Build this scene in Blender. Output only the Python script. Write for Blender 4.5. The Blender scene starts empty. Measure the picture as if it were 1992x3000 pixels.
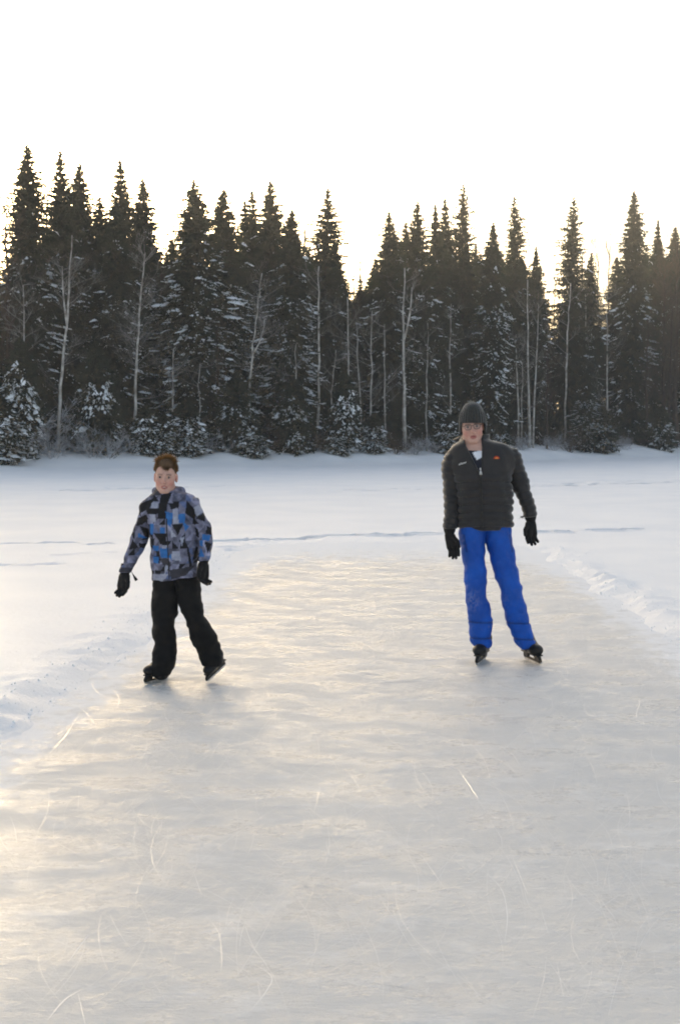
import bpy, math, random
import numpy as np
from mathutils import Vector, Matrix

R = math.radians
SC = bpy.context.scene
COL = SC.collection

# ------------------------------------------------------------------ camera, sky, sun, exposure
F, CX, CY, CAMH = 3500.0, 996.0, 1500.0, 1.605      # pixels of the 1992x3000 picture, metres
PITCH = math.atan(215.0 / F)
cam_data = bpy.data.cameras.new('camera')
cam = bpy.data.objects.new('camera', cam_data)
COL.objects.link(cam)
cam_data.sensor_fit = 'VERTICAL'
cam_data.sensor_height = 36.0
cam_data.lens = F / 3000.0 * 36.0
cam_data.clip_start, cam_data.clip_end = 0.1, 4000.0
cam.location = (0, 0, CAMH)
cam.rotation_euler = (R(90) - PITCH, 0, 0)
SC.camera = cam

SUN_AZ, SUN_EL = R(-15.0), R(11.5)       # azimuth from +Y, negative to the left of the picture
world = bpy.data.worlds.new('World')
SC.world = world
world.use_nodes = True
wn = world.node_tree
bg = wn.nodes['Background']
sky = wn.nodes.new('ShaderNodeTexSky')
sky.sky_type = 'NISHITA'
sky.sun_disc = False
sky.sun_elevation = SUN_EL
sky.sun_rotation = SUN_AZ               # 0 puts the sun on +Y, clockwise seen from above
sky.air_density, sky.dust_density, sky.ozone_density = 1.0, 5.2, 1.0
sky.altitude = 100
veil = wn.nodes.new('ShaderNodeMix'); veil.data_type = 'RGBA'       # thin even cloud over the whole sky
veil.inputs['Factor'].default_value = 0.12
veil.inputs['B'].default_value = (4.2, 4.0, 3.7, 1)
wn.links.new(sky.outputs[0], veil.inputs['A'])
wn.links.new(veil.outputs['Result'], bg.inputs['Color'])
bg.inputs['Strength'].default_value = 0.15

sun_data = bpy.data.lights.new('sun', 'SUN')
sun_data.energy = 4.6
sun_data.angle = R(1.0)
sun_data.color = (1.0, 0.80, 0.52)
sun = bpy.data.objects.new('sun', sun_data)
COL.objects.link(sun)
sdir = Vector((math.sin(SUN_AZ) * math.cos(SUN_EL), math.cos(SUN_AZ) * math.cos(SUN_EL), math.sin(SUN_EL)))
sun.rotation_euler = sdir.to_track_quat('Z', 'Y').to_euler()
sun.location = sdir * 300

SC.view_settings.view_transform = 'Standard'
SC.view_settings.look = 'None'
SC.view_settings.gamma = 1.0
SC.view_settings.use_curve_mapping = False
SC.view_settings.exposure = 1.17
SC.cycles.max_bounces = 6
SC.cycles.diffuse_bounces = 3
SC.cycles.glossy_bounces = 3
SC.cycles.transparent_max_bounces = 12
SC.cycles.sample_clamp_indirect = 8.0
SC.cycles.filter_width = 1.9                # the photograph is slightly soft
SC.cycles.volume_bounces = 1

# ------------------------------------------------------------------ picture <-> world
cp, sp = math.cos(PITCH), math.sin(PITCH)
def ray(u, v):
    a, b = (u - CX) / F, -(v - CY) / F
    return Vector((a, cp + b * sp, -sp + b * cp))
def at_depth(u, v, y):
    d = ray(u, v)
    t = y / d.y
    return Vector((d.x * t, y, CAMH + d.z * t))
def on_ground(u, v, z=0.0):
    d = ray(u, v)
    t = (z - CAMH) / d.z
    return Vector((d.x * t, d.y * t, z))

# ------------------------------------------------------------------ materials
def mat(name, base, rough=0.7, bump=None, vary=None, spec=0.5, attr=None, metal=0.0, sheen=0.0, translucent=0.0):
    """Principled material; vary=(scale, colour2, detail) mixes in noise, bump=(scale, strength, distance)."""
    m = bpy.data.materials.new(name)
    m.use_nodes = True
    nt = m.node_tree
    b = nt.nodes['Principled BSDF']
    b.inputs['Roughness'].default_value = rough
    b.inputs['Specular IOR Level'].default_value = spec
    b.inputs['Metallic'].default_value = metal
    if sheen:
        b.inputs['Sheen Weight'].default_value = sheen
        b.inputs['Sheen Roughness'].default_value = 0.4
    col = (*base, 1)
    b.inputs['Base Color'].default_value = col
    tc = nt.nodes.new('ShaderNodeTexCoord')
    src = None
    if attr:
        a = nt.nodes.new('ShaderNodeAttribute'); a.attribute_name = attr
        src = a.outputs['Color']
    if vary:
        n = nt.nodes.new('ShaderNodeTexNoise')
        n.inputs['Scale'].default_value = vary[0]
        n.inputs['Detail'].default_value = vary[2] if len(vary) > 2 else 4
        nt.links.new(tc.outputs['Object'], n.inputs['Vector'])
        rp = nt.nodes.new('ShaderNodeMapRange')
        rp.inputs['From Min'].default_value, rp.inputs['From Max'].default_value = 0.35, 0.65
        nt.links.new(n.outputs['Fac'], rp.inputs['Value'])
        mx = nt.nodes.new('ShaderNodeMix'); mx.data_type = 'RGBA'
        nt.links.new(rp.outputs[0], mx.inputs['Factor'])
        if src: nt.links.new(src, mx.inputs['A'])
        else: mx.inputs['A'].default_value = col
        if src:
            mx.blend_type = 'MULTIPLY'
        mx.inputs['B'].default_value = (*vary[1], 1)
        src = mx.outputs['Result']
    if src: nt.links.new(src, b.inputs['Base Color'])
    if bump:
        n2 = nt.nodes.new('ShaderNodeTexNoise')
        n2.inputs['Scale'].default_value = bump[0]; n2.inputs['Detail'].default_value = 5
        nt.links.new(tc.outputs['Object'], n2.inputs['Vector'])
        bp = nt.nodes.new('ShaderNodeBump')
        bp.inputs['Strength'].default_value = bump[1]; bp.inputs['Distance'].default_value = bump[2]
        nt.links.new(n2.outputs['Fac'], bp.inputs['Height'])
        nt.links.new(bp.outputs[0], b.inputs['Normal'])
    if translucent:
        out = nt.nodes['Material Output']
        tr = nt.nodes.new('ShaderNodeBsdfTranslucent')
        tr.inputs['Color'].default_value = (min(1, base[0] * 1.8), min(1, base[1] * 1.6), base[2], 1)
        ms = nt.nodes.new('ShaderNodeMixShader'); ms.inputs[0].default_value = translucent
        nt.links.new(b.outputs[0], ms.inputs[1]); nt.links.new(tr.outputs[0], ms.inputs[2])
        nt.links.new(ms.outputs[0], out.inputs['Surface'])
    return m

def snow_material():
    m = mat('snow', (0.89, 0.885, 0.88), 0.65, vary=(0.6, (0.83, 0.835, 0.845)), spec=0.25)
    nt = m.node_tree; b = nt.nodes['Principled BSDF']
    tc = nt.nodes.new('ShaderNodeTexCoord')
    n = nt.nodes.new('ShaderNodeTexNoise'); n.inputs['Scale'].default_value = 13; n.inputs['Detail'].default_value = 9
    n.inputs['Roughness'].default_value = 0.7
    nt.links.new(tc.outputs['Object'], n.inputs['Vector'])
    bp = nt.nodes.new('ShaderNodeBump'); bp.inputs['Strength'].default_value = 0.55; bp.inputs['Distance'].default_value = 0.03
    nt.links.new(n.outputs['Fac'], bp.inputs['Height']); nt.links.new(bp.outputs[0], b.inputs['Normal'])
    return m

def ice_material():
    m = bpy.data.materials.new('ice'); m.use_nodes = True
    nt = m.node_tree; b = nt.nodes['Principled BSDF']; L = nt.links.new
    tc = nt.nodes.new('ShaderNodeTexCoord')
    def noise(scale, detail, rough=0.55, vec=None, dist=0.0):
        n = nt.nodes.new('ShaderNodeTexNoise')
        n.inputs['Scale'].default_value = scale; n.inputs['Detail'].default_value = detail
        n.inputs['Roughness'].default_value = rough; n.inputs['Distortion'].default_value = dist
        L(vec or tc.outputs['Object'], n.inputs['Vector'])
        return n.outputs['Fac']
    def rng(v, a, b_, c, d):
        r = nt.nodes.new('ShaderNodeMapRange')
        for k, x in zip(('From Min', 'From Max', 'To Min', 'To Max'), (a, b_, c, d)): r.inputs[k].default_value = x
        L(v, r.inputs['Value']); return r.outputs[0]
    def mix(f, A, B):
        x = nt.nodes.new('ShaderNodeMix'); x.data_type = 'RGBA'
        L(f, x.inputs['Factor'])
        for k, v in (('A', A), ('B', B)):
            if isinstance(v, tuple): x.inputs[k].default_value = (*v, 1)
            else: L(v, x.inputs[k])
        return x.outputs['Result']
    def mapped(rot, sc):
        q = nt.nodes.new('ShaderNodeMapping'); q.inputs['Rotation'].default_value = (0, 0, R(rot)); q.inputs['Scale'].default_value = sc
        L(tc.outputs['Object'], q.inputs['Vector']); return q.outputs[0]
    big = noise(0.7, 5, 0.6)
    st = noise(4.5, 10, 0.74, mapped(24, (0.75, 1.3, 1)))         # skate-worn streaks in two directions
    st2 = noise(6.0, 10, 0.74, mapped(-38, (0.5, 1.8, 1)))
    fine = noise(30, 8, 0.72)
    gloss = noise(2.6, 10, 0.77, mapped(15, (0.8, 1.3, 1)))      # polished and frosted patches
    c = mix(rng(big, 0.35, 0.68, 0, 1), (0.60, 0.605, 0.60), (0.655, 0.65, 0.63))
    c = mix(rng(st, 0.52, 0.68, 0, 0.6), c, (0.78, 0.785, 0.78))
    c = mix(rng(st2, 0.55, 0.72, 0, 0.5), c, (0.78, 0.78, 0.78))
    c = mix(rng(st2, 0.42, 0.28, 0, 0.35), c, (0.50, 0.515, 0.525))
    c = mix(rng(fine, 0.60, 0.76, 0, 0.40), c, (0.82, 0.82, 0.82))
    c = mix(rng(fine, 0.38, 0.27, 0, 0.5), c, (0.36, 0.39, 0.43))
    at = nt.nodes.new('ShaderNodeAttribute'); at.attribute_name = 'tint'
    sx = nt.nodes.new('ShaderNodeSeparateColor'); L(at.outputs['Color'], sx.inputs[0])
    du = nt.nodes.new('ShaderNodeMath'); du.operation = 'ADD'; du.inputs[1].default_value = -0.5     # snow dust, ragged by noise
    L(noise(5, 8, 0.7), du.inputs[0])
    du2 = nt.nodes.new('ShaderNodeMath'); du2.operation = 'MULTIPLY_ADD'; du2.inputs[1].default_value = 2.2
    L(du.outputs[0], du2.inputs[0]); L(sx.outputs[0], du2.inputs[2])
    dust = rng(du2.outputs[0], 0.35, 0.75, 0, 1)
    c = mix(dust, c, (0.84, 0.845, 0.85))
    L(c, b.inputs['Base Color'])
    rg = nt.nodes.new('ShaderNodeMix'); L(dust, rg.inputs[0]); L(rng(gloss, 0.47, 0.57, 0.62, 0.23), rg.inputs[2]); rg.inputs[3].default_value = 0.75
    L(rg.outputs[0], b.inputs['Roughness'])
    b.inputs['IOR'].default_value = 1.31
    b.inputs['Specular IOR Level'].default_value = 0.55
    ad = nt.nodes.new('ShaderNodeMath'); ad.operation = 'ADD'
    L(rng(st, 0.3, 0.7, 0, 1.0), ad.inputs[0]); L(rng(fine, 0.3, 0.7, 0, 0.35), ad.inputs[1])
    ad2 = nt.nodes.new('ShaderNodeMath'); ad2.operation = 'ADD'
    L(ad.outputs[0], ad2.inputs[0]); L(rng(st2, 0.3, 0.7, 0, 0.6), ad2.inputs[1])
    bp = nt.nodes.new('ShaderNodeBump'); bp.inputs['Strength'].default_value = 0.42; bp.inputs['Distance'].default_value = 0.015
    L(ad2.outputs[0], bp.inputs['Height']); L(bp.outputs[0], b.inputs['Normal'])
    return m

M = {}
M['snow'] = snow_material()
M['ice'] = ice_material()
M['snow_load'] = mat('snow_on_branches', (0.92, 0.93, 0.94), 0.7, spec=0.2)
M['frost'] = mat('frosted_twigs', (0.60, 0.61, 0.64), 0.8, vary=(2.5, (0.14, 0.12, 0.11)), spec=0.2)
M['needles'] = mat('spruce_needles', (0.036, 0.050, 0.033), 0.7, vary=(0.7, (0.050, 0.052, 0.036)), spec=0.25, translucent=0.2)
M['needles_brown'] = mat('pine_needles', (0.060, 0.058, 0.036), 0.7, vary=(0.9, (0.085, 0.065, 0.040)), spec=0.2, translucent=0.28)
M['bark'] = mat('spruce_bark', (0.075, 0.055, 0.042), 0.9, vary=(6, (0.04, 0.032, 0.028)), spec=0.2)
M['birch'] = mat('birch_bark', (0.58, 0.55, 0.51), 0.8, vary=(2.6, (0.22, 0.19, 0.16)), spec=0.2)
M['twig'] = mat('bare_twigs', (0.10, 0.078, 0.062), 0.85, vary=(1.0, (0.06, 0.047, 0.040)), spec=0.2, translucent=0.15)
M['birch_twig'] = mat('birch_twigs', (0.34, 0.33, 0.33), 0.85, vary=(1.5, (0.13, 0.11, 0.10)), spec=0.2, translucent=0.1)
M['scratch'] = mat('scratched_ice', (0.80, 0.80, 0.79), 0.32, spec=0.5)

# ------------------------------------------------------------------ object helpers
def link(name, me, parent=None, loc=None):
    o = bpy.data.objects.new(name, me)
    COL.objects.link(o)
    if parent is not None: o.parent = parent
    if loc is not None: o.location = loc
    return o
def tag(o, label=None, cat=None, group=None, kind=None):
    for k, v in (('label', label), ('category', cat), ('group', group), ('kind', kind)):
        if v: o[k] = v
    return o
def mesh(name, v, f, m, smooth=False):
    me = bpy.data.meshes.new(name)
    v = v.tolist() if isinstance(v, np.ndarray) else v
    f = f.tolist() if isinstance(f, np.ndarray) else f
    me.from_pydata(v, [], f)
    for x in (m if isinstance(m, (list, tuple)) else [m]): me.materials.append(x)
    if smooth: me.polygons.foreach_set('use_smooth', [True] * len(me.polygons))
    me.update()
    return me
def set_colors(me, rgb):
    a = me.color_attributes.new('tint', 'FLOAT_COLOR', 'POINT')
    c = np.ones((len(me.vertices), 4), np.float32); c[:, :3] = rgb
    a.data.foreach_set('color', c.ravel())

class Geo:
    """Collects triangles, quads and tubes into one mesh."""
    def __init__(s): s.v, s.f = [], []
    def add(s, vs, fs):
        n = len(s.v); s.v.extend(vs); s.f.extend([tuple(i + n for i in f) for f in fs])
    def tube(s, pts, rads, k=5, cap=True):
        n = len(s.v); ref = Vector((0.31, 0.95, 0.02))
        m_ = len(pts)
        for i, (p, r) in enumerate(zip(pts, rads)):
            t = (pts[min(i + 1, m_ - 1)] - pts[max(i - 1, 0)])
            if t.length < 1e-9: t = Vector((0, 0, 1))
            t.normalize()
            a = t.cross(ref if abs(t.dot(ref)) < 0.95 else Vector((1, 0, 0))); a.normalize(); b = t.cross(a)
            for j in range(k):
                w = 2 * math.pi * j / k
                s.v.append(tuple(p + (a * math.cos(w) + b * math.sin(w)) * r))
        for i in range(m_ - 1):
            for j in range(k):
                q = (j + 1) % k
                s.f.append((n + i * k + j, n + i * k + q, n + (i + 1) * k + q, n + (i + 1) * k + j))
        if cap:
            s.f.append(tuple(n + j for j in reversed(range(k)))); s.f.append(tuple(n + (m_ - 1) * k + j for j in range(k)))
    def spike(s, a, b, w, rnd):
        """a twig: two crossed slivers"""
        d = b - a
        if d.length < 1e-6: return
        q = d.cross(Vector((rnd.uniform(-1, 1), rnd.uniform(-1, 1), rnd.uniform(-1, 1)))); 
        if q.length < 1e-6: return
        q.normalize(); p = d.cross(q).normalized()
        s.add([tuple(a - q * w), tuple(a + q * w), tuple(b), tuple(a - p * w), tuple(a + p * w)], [(0, 1, 2), (3, 4, 2)])
    def mesh(s, name, m, smooth=False): return mesh(name, s.v, s.f, m, smooth)

def vnoise(x, y, seed=0):
    x = np.asarray(x, float) + seed * 17.13; y = np.asarray(y, float) - seed * 9.71
    xi, yi = np.floor(x), np.floor(y); fx, fy = x - xi, y - yi
    fx = fx * fx * (3 - 2 * fx); fy = fy * fy * (3 - 2 * fy)
    def h(a, b):
        q = np.sin(a * 127.1 + b * 311.7 + seed * 74.7) * 43758.5453
        return q - np.floor(q)
    return ((h(xi, yi) * (1 - fx) + h(xi + 1, yi) * fx) * (1 - fy) + (h(xi, yi + 1) * (1 - fx) + h(xi + 1, yi + 1) * fx) * fy) * 2 - 1
def fbm(x, y, seed=0, oct=4):
    r, a, f = 0, 0.5, 1
    for i in range(oct):
        r = r + a * vnoise(np.asarray(x) * f, np.asarray(y) * f, seed + i); a *= 0.5; f *= 2.03
    return r
def sstep(a, b, x):
    t = np.clip((x - a) / (b - a), 0, 1); return t * t * (3 - 2 * t)

# ------------------------------------------------------------------ lake snow, shore, ice
SHX = np.array([-400, -60, -16.5, 0, 29, 70, 400.]); SHY = np.array([-20, 36, 58, 70, 100, 128, 260.])
def shore_d(x, y):
    """distance inland from the shoreline"""
    xs = np.asarray(x, float) + 1.2 * vnoise(np.asarray(x) * 0.13, 0 * np.asarray(x), 5)
    return (np.asarray(y, float) - np.interp(xs, SHX, SHY)) * 0.74
TRY = np.array([-30, 3, 6.4, 9.1, 13, 16.8, 18.6, 30]); TRL = np.array([-3.2, -2.2, -1.82, -1.55, -1.45, -1.52, -0.9, 0]); TRR = np.array([3.5, 2.7, 2.6, 2.62, 2.75, 2.8, 2.6, 1.5])
def track_d(x, y):
    """negative on the cleared ice, positive out on the snow"""
    w = 0.10 * vnoise(x * 1.3, y * 1.3, 2) + 0.05 * vnoise(x * 4, y * 4, 3)
    d = np.maximum(np.interp(y, TRY, TRL) - x, x - np.interp(y, TRY, TRR))
    return np.maximum(d, y - 18.3 - 0.3 * vnoise(x * 0.8, y * 0 + 1, 9)) + w
PRINTS = []
def prints(v0, v1, u0, u1, step, wid, dep, seed):
    rnd = random.Random(seed); u = u0
    while u < u1:
        w = wid * rnd.uniform(0.5, 1.5)
        t = (u - u0) / (u1 - u0)
        p = on_ground(u, v0 + (v1 - v0) * t + rnd.uniform(-3, 3), 0.04)
        PRINTS.append((p.x, p.y, w * p.y / F / 2, 0.11, dep * rnd.uniform(0.6, 1.3)))
        u += step * rnd.uniform(0.6, 1.5)
prints(1588, 1588, 0, 340, 62, 44, 0.055, 1); prints(1580, 1574, 620, 930, 60, 54, 0.085, 2)
prints(1568, 1560, 930, 1290, 58, 66, 0.095, 3); prints(1556, 1544, 1580, 1990, 95, 84, 0.095, 4)
prints(1652, 1650, 0, 150, 60, 45, 0.02, 5); prints(1622, 1606, 180, 480, 70, 50, 0.02, 6)
prints(1436, 1424, 180, 640, 38, 40, 0.14, 7); prints(1436, 1412, 980, 1990, 36, 42, 0.15, 8)
prints(1425, 1405, 1400, 1990, 40, 40, 0.13, 9); prints(1600, 1622, 660, 800, 50, 60, 0.03, 10)
def ground_h(x, y):
    x = np.asarray(x, float); y = np.asarray(y, float)
    d = track_d(x, y)
    h = (0.006 + 0.029 * sstep(18.6, 16.0, y)) * sstep(0, 0.25, d) + (0.022 * fbm(x * 0.25, y * 0.25, 11, 3) + 0.012 * fbm(x * 1.1, y * 0.8, 13, 4)) * sstep(0.5, 4, d)
    lump = np.clip(0.5 + 0.9 * fbm(x * 6.5, y * 5.6, 21, 4), 0, 1.2)
    side = sstep(19.0, 17.0, y)
    h = h + side * lump * np.where(x > 0.5, 0.068, 0.042) * np.exp(-((d - 0.28) / 0.24) ** 2) * (0.55 + 0.6 * sstep(0.2, -0.4, vnoise(y * 0.5, x * 0, 4)))
    h = h + 0.02 * np.clip(fbm(x * 5, y * 5, 31, 4), 0, 1) * np.exp(-(np.maximum(d - 0.3, 0) / 0.8) ** 2) * sstep(0.05, 0.3, d)
    h = np.where(d < 0, np.maximum(-0.05, d * 0.3), h)
    for px_, py_, hw, hd, dep in PRINTS:
        near = (np.abs(x - px_) < hw * 3) & (np.abs(y - py_) < hd * 4)
        if near.any():
            q = ((x - px_) / hw) ** 4 + ((y - py_) / hd) ** 2
            h = np.where(near, h - 2.3 * dep * np.exp(-q) + dep * 0.5 * np.exp(-((np.sqrt(q + 1e-9) - 1.5) / 0.4) ** 2), h)
    s = shore_d(x, y)
    h = h + sstep(-1.5, 4.5, s) * 0.85 + np.clip(s - 3, 0, 60) * 0.025 + sstep(-1, 3, s) * 0.30 * fbm(x * 0.35, y * 0.35, 41, 4)
    h = h + 0.22 * np.exp(-((s + 2) / 2.2) ** 2) * (0.5 + 0.8 * fbm(x * 0.12, y * 0.12, 51, 2))
    return h
def gh(x, y): return float(ground_h(np.array([x]), np.array([y]))[0])

def axis(*segs):
    out = [np.array([segs[0][0]])]
    for a, b, st in segs:
        n = max(1, int(round((b - a) / st))); out.append(np.linspace(a, b, n + 1)[1:])
    return np.concatenate(out)
def build_ground():
    xs = axis((-420, -60, 40), (-60, -26, 3), (-26, -5, 0.28), (-5, -1, 0.075), (-1, 2.2, 0.16), (2.2, 6.5, 0.075), (6.5, 36, 0.32), (36, 80, 4), (80, 420, 40))
    ys = axis((-120, -6, 20), (-6, 4, 0.5), (4, 18.6, 0.065), (18.6, 25, 0.045), (25, 45, 0.12), (45, 110, 0.4), (110, 170, 5), (170, 620, 50))
    X, Y = np.meshgrid(xs, ys, indexing='ij')
    Z = ground_h(X, Y)
    v = np.stack([X, Y, Z], -1).reshape(-1, 3)
    nx, ny = X.shape
    i = np.arange((nx - 1) * ny).reshape(nx - 1, ny)[:, :-1].ravel()
    f = np.stack([i, i + ny, i + ny + 1, i + 1], -1)
    o = link('snow_field', mesh('snow_field', v, f, M['snow'], True))
    tag(o, 'snow covered lake and wooded shore, tracked by footprints', kind='structure')
build_ground()

def build_ice():
    xs = axis((-4.5, 4.5, 0.12)); ys = axis((-28, 3, 1.0), (3, 19.5, 0.12))
    X, Y = np.meshgrid(xs, ys, indexing='ij')
    v = np.stack([X, Y, 0 * X], -1).reshape(-1, 3); nx, ny = X.shape
    i = np.arange((nx - 1) * ny).reshape(nx - 1, ny)[:, :-1].ravel()
    f = np.stack([i, i + ny, i + ny + 1, i + 1], -1)
    me = mesh('ice', v, f, M['ice'])
    d = track_d(X.ravel(), Y.ravel())
    dust = np.exp(-(np.minimum(d, 0) / 0.38) ** 2) * 0.8 + sstep(13.0, 18.2, Y.ravel()) * 0.95
    set_colors(me, np.repeat(np.clip(dust, 0, 1)[:, None], 3, 1))
    ice = link('ice', me)
    tag(ice, 'cleared skating track of grey scratched lake ice', kind='structure')
    # skate cuts: thin raised ribbons of white ice dust
    rnd = random.Random(3); g = Geo()
    def ribbon(pts, w):
        n = len(pts); tilt, flip = rnd.uniform(0.02, 0.28), rnd.random() < 0.5
        for i in range(n - 1):
            a, b = pts[i], pts[i + 1]
            d = (b - a); q = Vector((-d.y, d.x, 0)).normalized()
            w0 = w * math.sin(math.pi * (i + 0.15) / (n - 0.7)) ** 0.7; w1 = w * math.sin(math.pi * (i + 1.15) / (n + 0.3)) ** 0.7
            lo_, hi_ = Vector((0, 0, 0.0006)), 0.0006 + tilt * (w0 + w1)
            A_, B_ = (lo_, Vector((0, 0, hi_))) if flip else (Vector((0, 0, hi_)), lo_)
            g.add([tuple(a - q * w0 + A_), tuple(a + q * w0 + B_), tuple(b + q * w1 + B_), tuple(b - q * w1 + A_)], [(0, 1, 2, 3)])
    def smooth(px):
        P = [on_ground(*p) for p in px]; out = []
        for i in range(len(P) - 1):
            p0, p1, p2, p3 = P[max(i - 1, 0)], P[i], P[i + 1], P[min(i + 2, len(P) - 1)]
            for k in range(5):
                t = k / 5
                out.append(0.5 * ((2 * p1) + (p2 - p0) * t + (2 * p0 - 5 * p1 + 4 * p2 - p3) * t * t + (3 * p1 - p0 - 3 * p2 + p3) * t ** 3))
        out.append(P[-1]); return out
    traced = [  # picture positions of the cuts one can follow
        ([(735, 2820), (795, 2860), (780, 2905), (735, 2960)], .006), ([(715, 2700), (740, 2770), (785, 2830)], .004),
        ([(600, 2680), (640, 2730), (650, 2800), (648, 2850)], .004), ([(1400, 2540), (1465, 2600), (1485, 2680), (1478, 2760)], .006),
        ([(1230, 2500), (1300, 2600)], .004), ([(1340, 2250), (1380, 2310), (1400, 2340)], .006), ([(1450, 2180), (1500, 2210), (1520, 2240)], .006),
        ([(1870, 2045), (1872, 2065), (1864, 2085), (1862, 2108)], .010), ([(1920, 2280), (1935, 2340), (1990, 2390)], .005),
        ([(1430, 2400), (1465, 2450), (1470, 2490)], .005), ([(1500, 2510), (1545, 2620)], .004), ([(1580, 2650), (1605, 2735)], .004),
        ([(1760, 2640), (1800, 2690)], .004), ([(145, 2300), (140, 2380), (95, 2460)], .005), ([(30, 2390), (45, 2430), (50, 2470)], .005),
        ([(135, 2220), (190, 2160), (235, 2090)], .010), ([(270, 2000), (330, 2020), (350, 2050), (340, 2080)], .010),
        ([(570, 2560), (590, 2620)], .004), ([(200, 2820), (260, 2740)], .006), ([(140, 2990), (190, 2930), (240, 2900)], .007),
        ([(230, 2910), (250, 3000)], .004), ([(1600, 2800), (1590, 2880), (1560, 2980)], .003), ([(1630, 2820), (1650, 2920)], .003),
        ([(1830, 2800), (1800, 2900), (1780, 2980)], .003), ([(1090, 2500), (1060, 2480), (1020, 2490)], .004),
        ([(1260, 2000), (1320, 1994), (1470, 1985), (1720, 1962)], .012), ([(1100, 2002), (1220, 1995)], .014), ([(1130, 2115), (1240, 2120)], .008),
        ([(1060, 1720), (1210, 1706)], .02), ([(960, 1950), (1000, 1965), (1120, 1955)], .008), ([(940, 2300), (920, 2380)], .004),
        ([(960, 2420), (965, 2480), (950, 2540)], .004), ([(1090, 2900), (1240, 2930)], .005), ([(1100, 2880), (1200, 2895)], .006)]
    for px, w in traced: ribbon(smooth(px), w * 0.24)
    for k in range(4200):                                            # the many fainter ones
        y = rnd.uniform(3.2, 17.0); x = rnd.uniform(max(-1.5, -0.29 * y), min(2.6, 0.29 * y))
        a = rnd.gauss(R(90), R(45)) if rnd.random() < 0.6 else rnd.uniform(0, math.pi)
        c = rnd.uniform(-1.2, 1.2); L_ = rnd.uniform(0.15, 0.9); p = Vector((x, y, 0)); pts = [p]
        for i in range(6):
            a += c * L_ / 6; p = p + Vector((math.cos(a), math.sin(a), 0)) * L_ / 6; pts.append(p)
        ribbon(pts, rnd.uniform(0.0003, 0.0008) * (0.6 + y * 0.09))
    o = link('skate_scratches', g.mesh('skate_scratches', M['scratch']), ice); tag(o, kind='stuff')
build_ice()

def build_chunks():
    """crumbs of ploughed snow along both rims of the track"""
    rnd = random.Random(8); g = Geo()
    base = [(1, 0, 0), (0.3, 0.95, 0), (-0.8, 0.6, 0), (-0.8, -0.6, 0), (0.3, -0.95, 0), (0.1, 0, 0.8)]
    fs = [(0, 1, 5), (1, 2, 5), (2, 3, 5), (3, 4, 5), (4, 0, 5)]
    for k in range(2600):
        y = 5 + 13.5 * rnd.random() ** 0.8
        right = rnd.random() < 0.5
        d = abs(rnd.gauss(0.18, 0.22)) - 0.05
        e = float(np.interp(y, TRY, TRR if right else TRL)); x = e + d if right else e - d
        s = 0.004 + 0.014 * rnd.random() ** 3; z = max(0.0, gh(x, y)) - s * 0.2
        w = rnd.uniform(0, 6.28); c_, s_ = math.cos(w), math.sin(w); q = rnd.uniform(0.5, 1)
        g.add([(x + s * (a * c_ - b * s_) * rnd.uniform(0.7, 1.2), y + s * (a * s_ + b * c_), z + s * c * q + (0.002 if c else -0.004)) for a, b, c in base], fs)
    tag(link('snow_crumbs', g.mesh('snow_crumbs', M['snow_load'])), 'loose crumbs of ploughed snow along the track rims', kind='stuff')
build_chunks()

# ------------------------------------------------------------------ forest
def spot(u, inland):
    """ground point on the sight line of picture column u, so far inland"""
    lo, hi = 20.0, 400.0
    k = (u - CX) / F
    for _ in range(40):
        m_ = (lo + hi) / 2
        if float(shore_d(k * m_, m_)) < inland: lo = m_
        else: hi = m_
    return Vector((k * lo, lo, gh(k * lo, lo) - 0.06))

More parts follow.
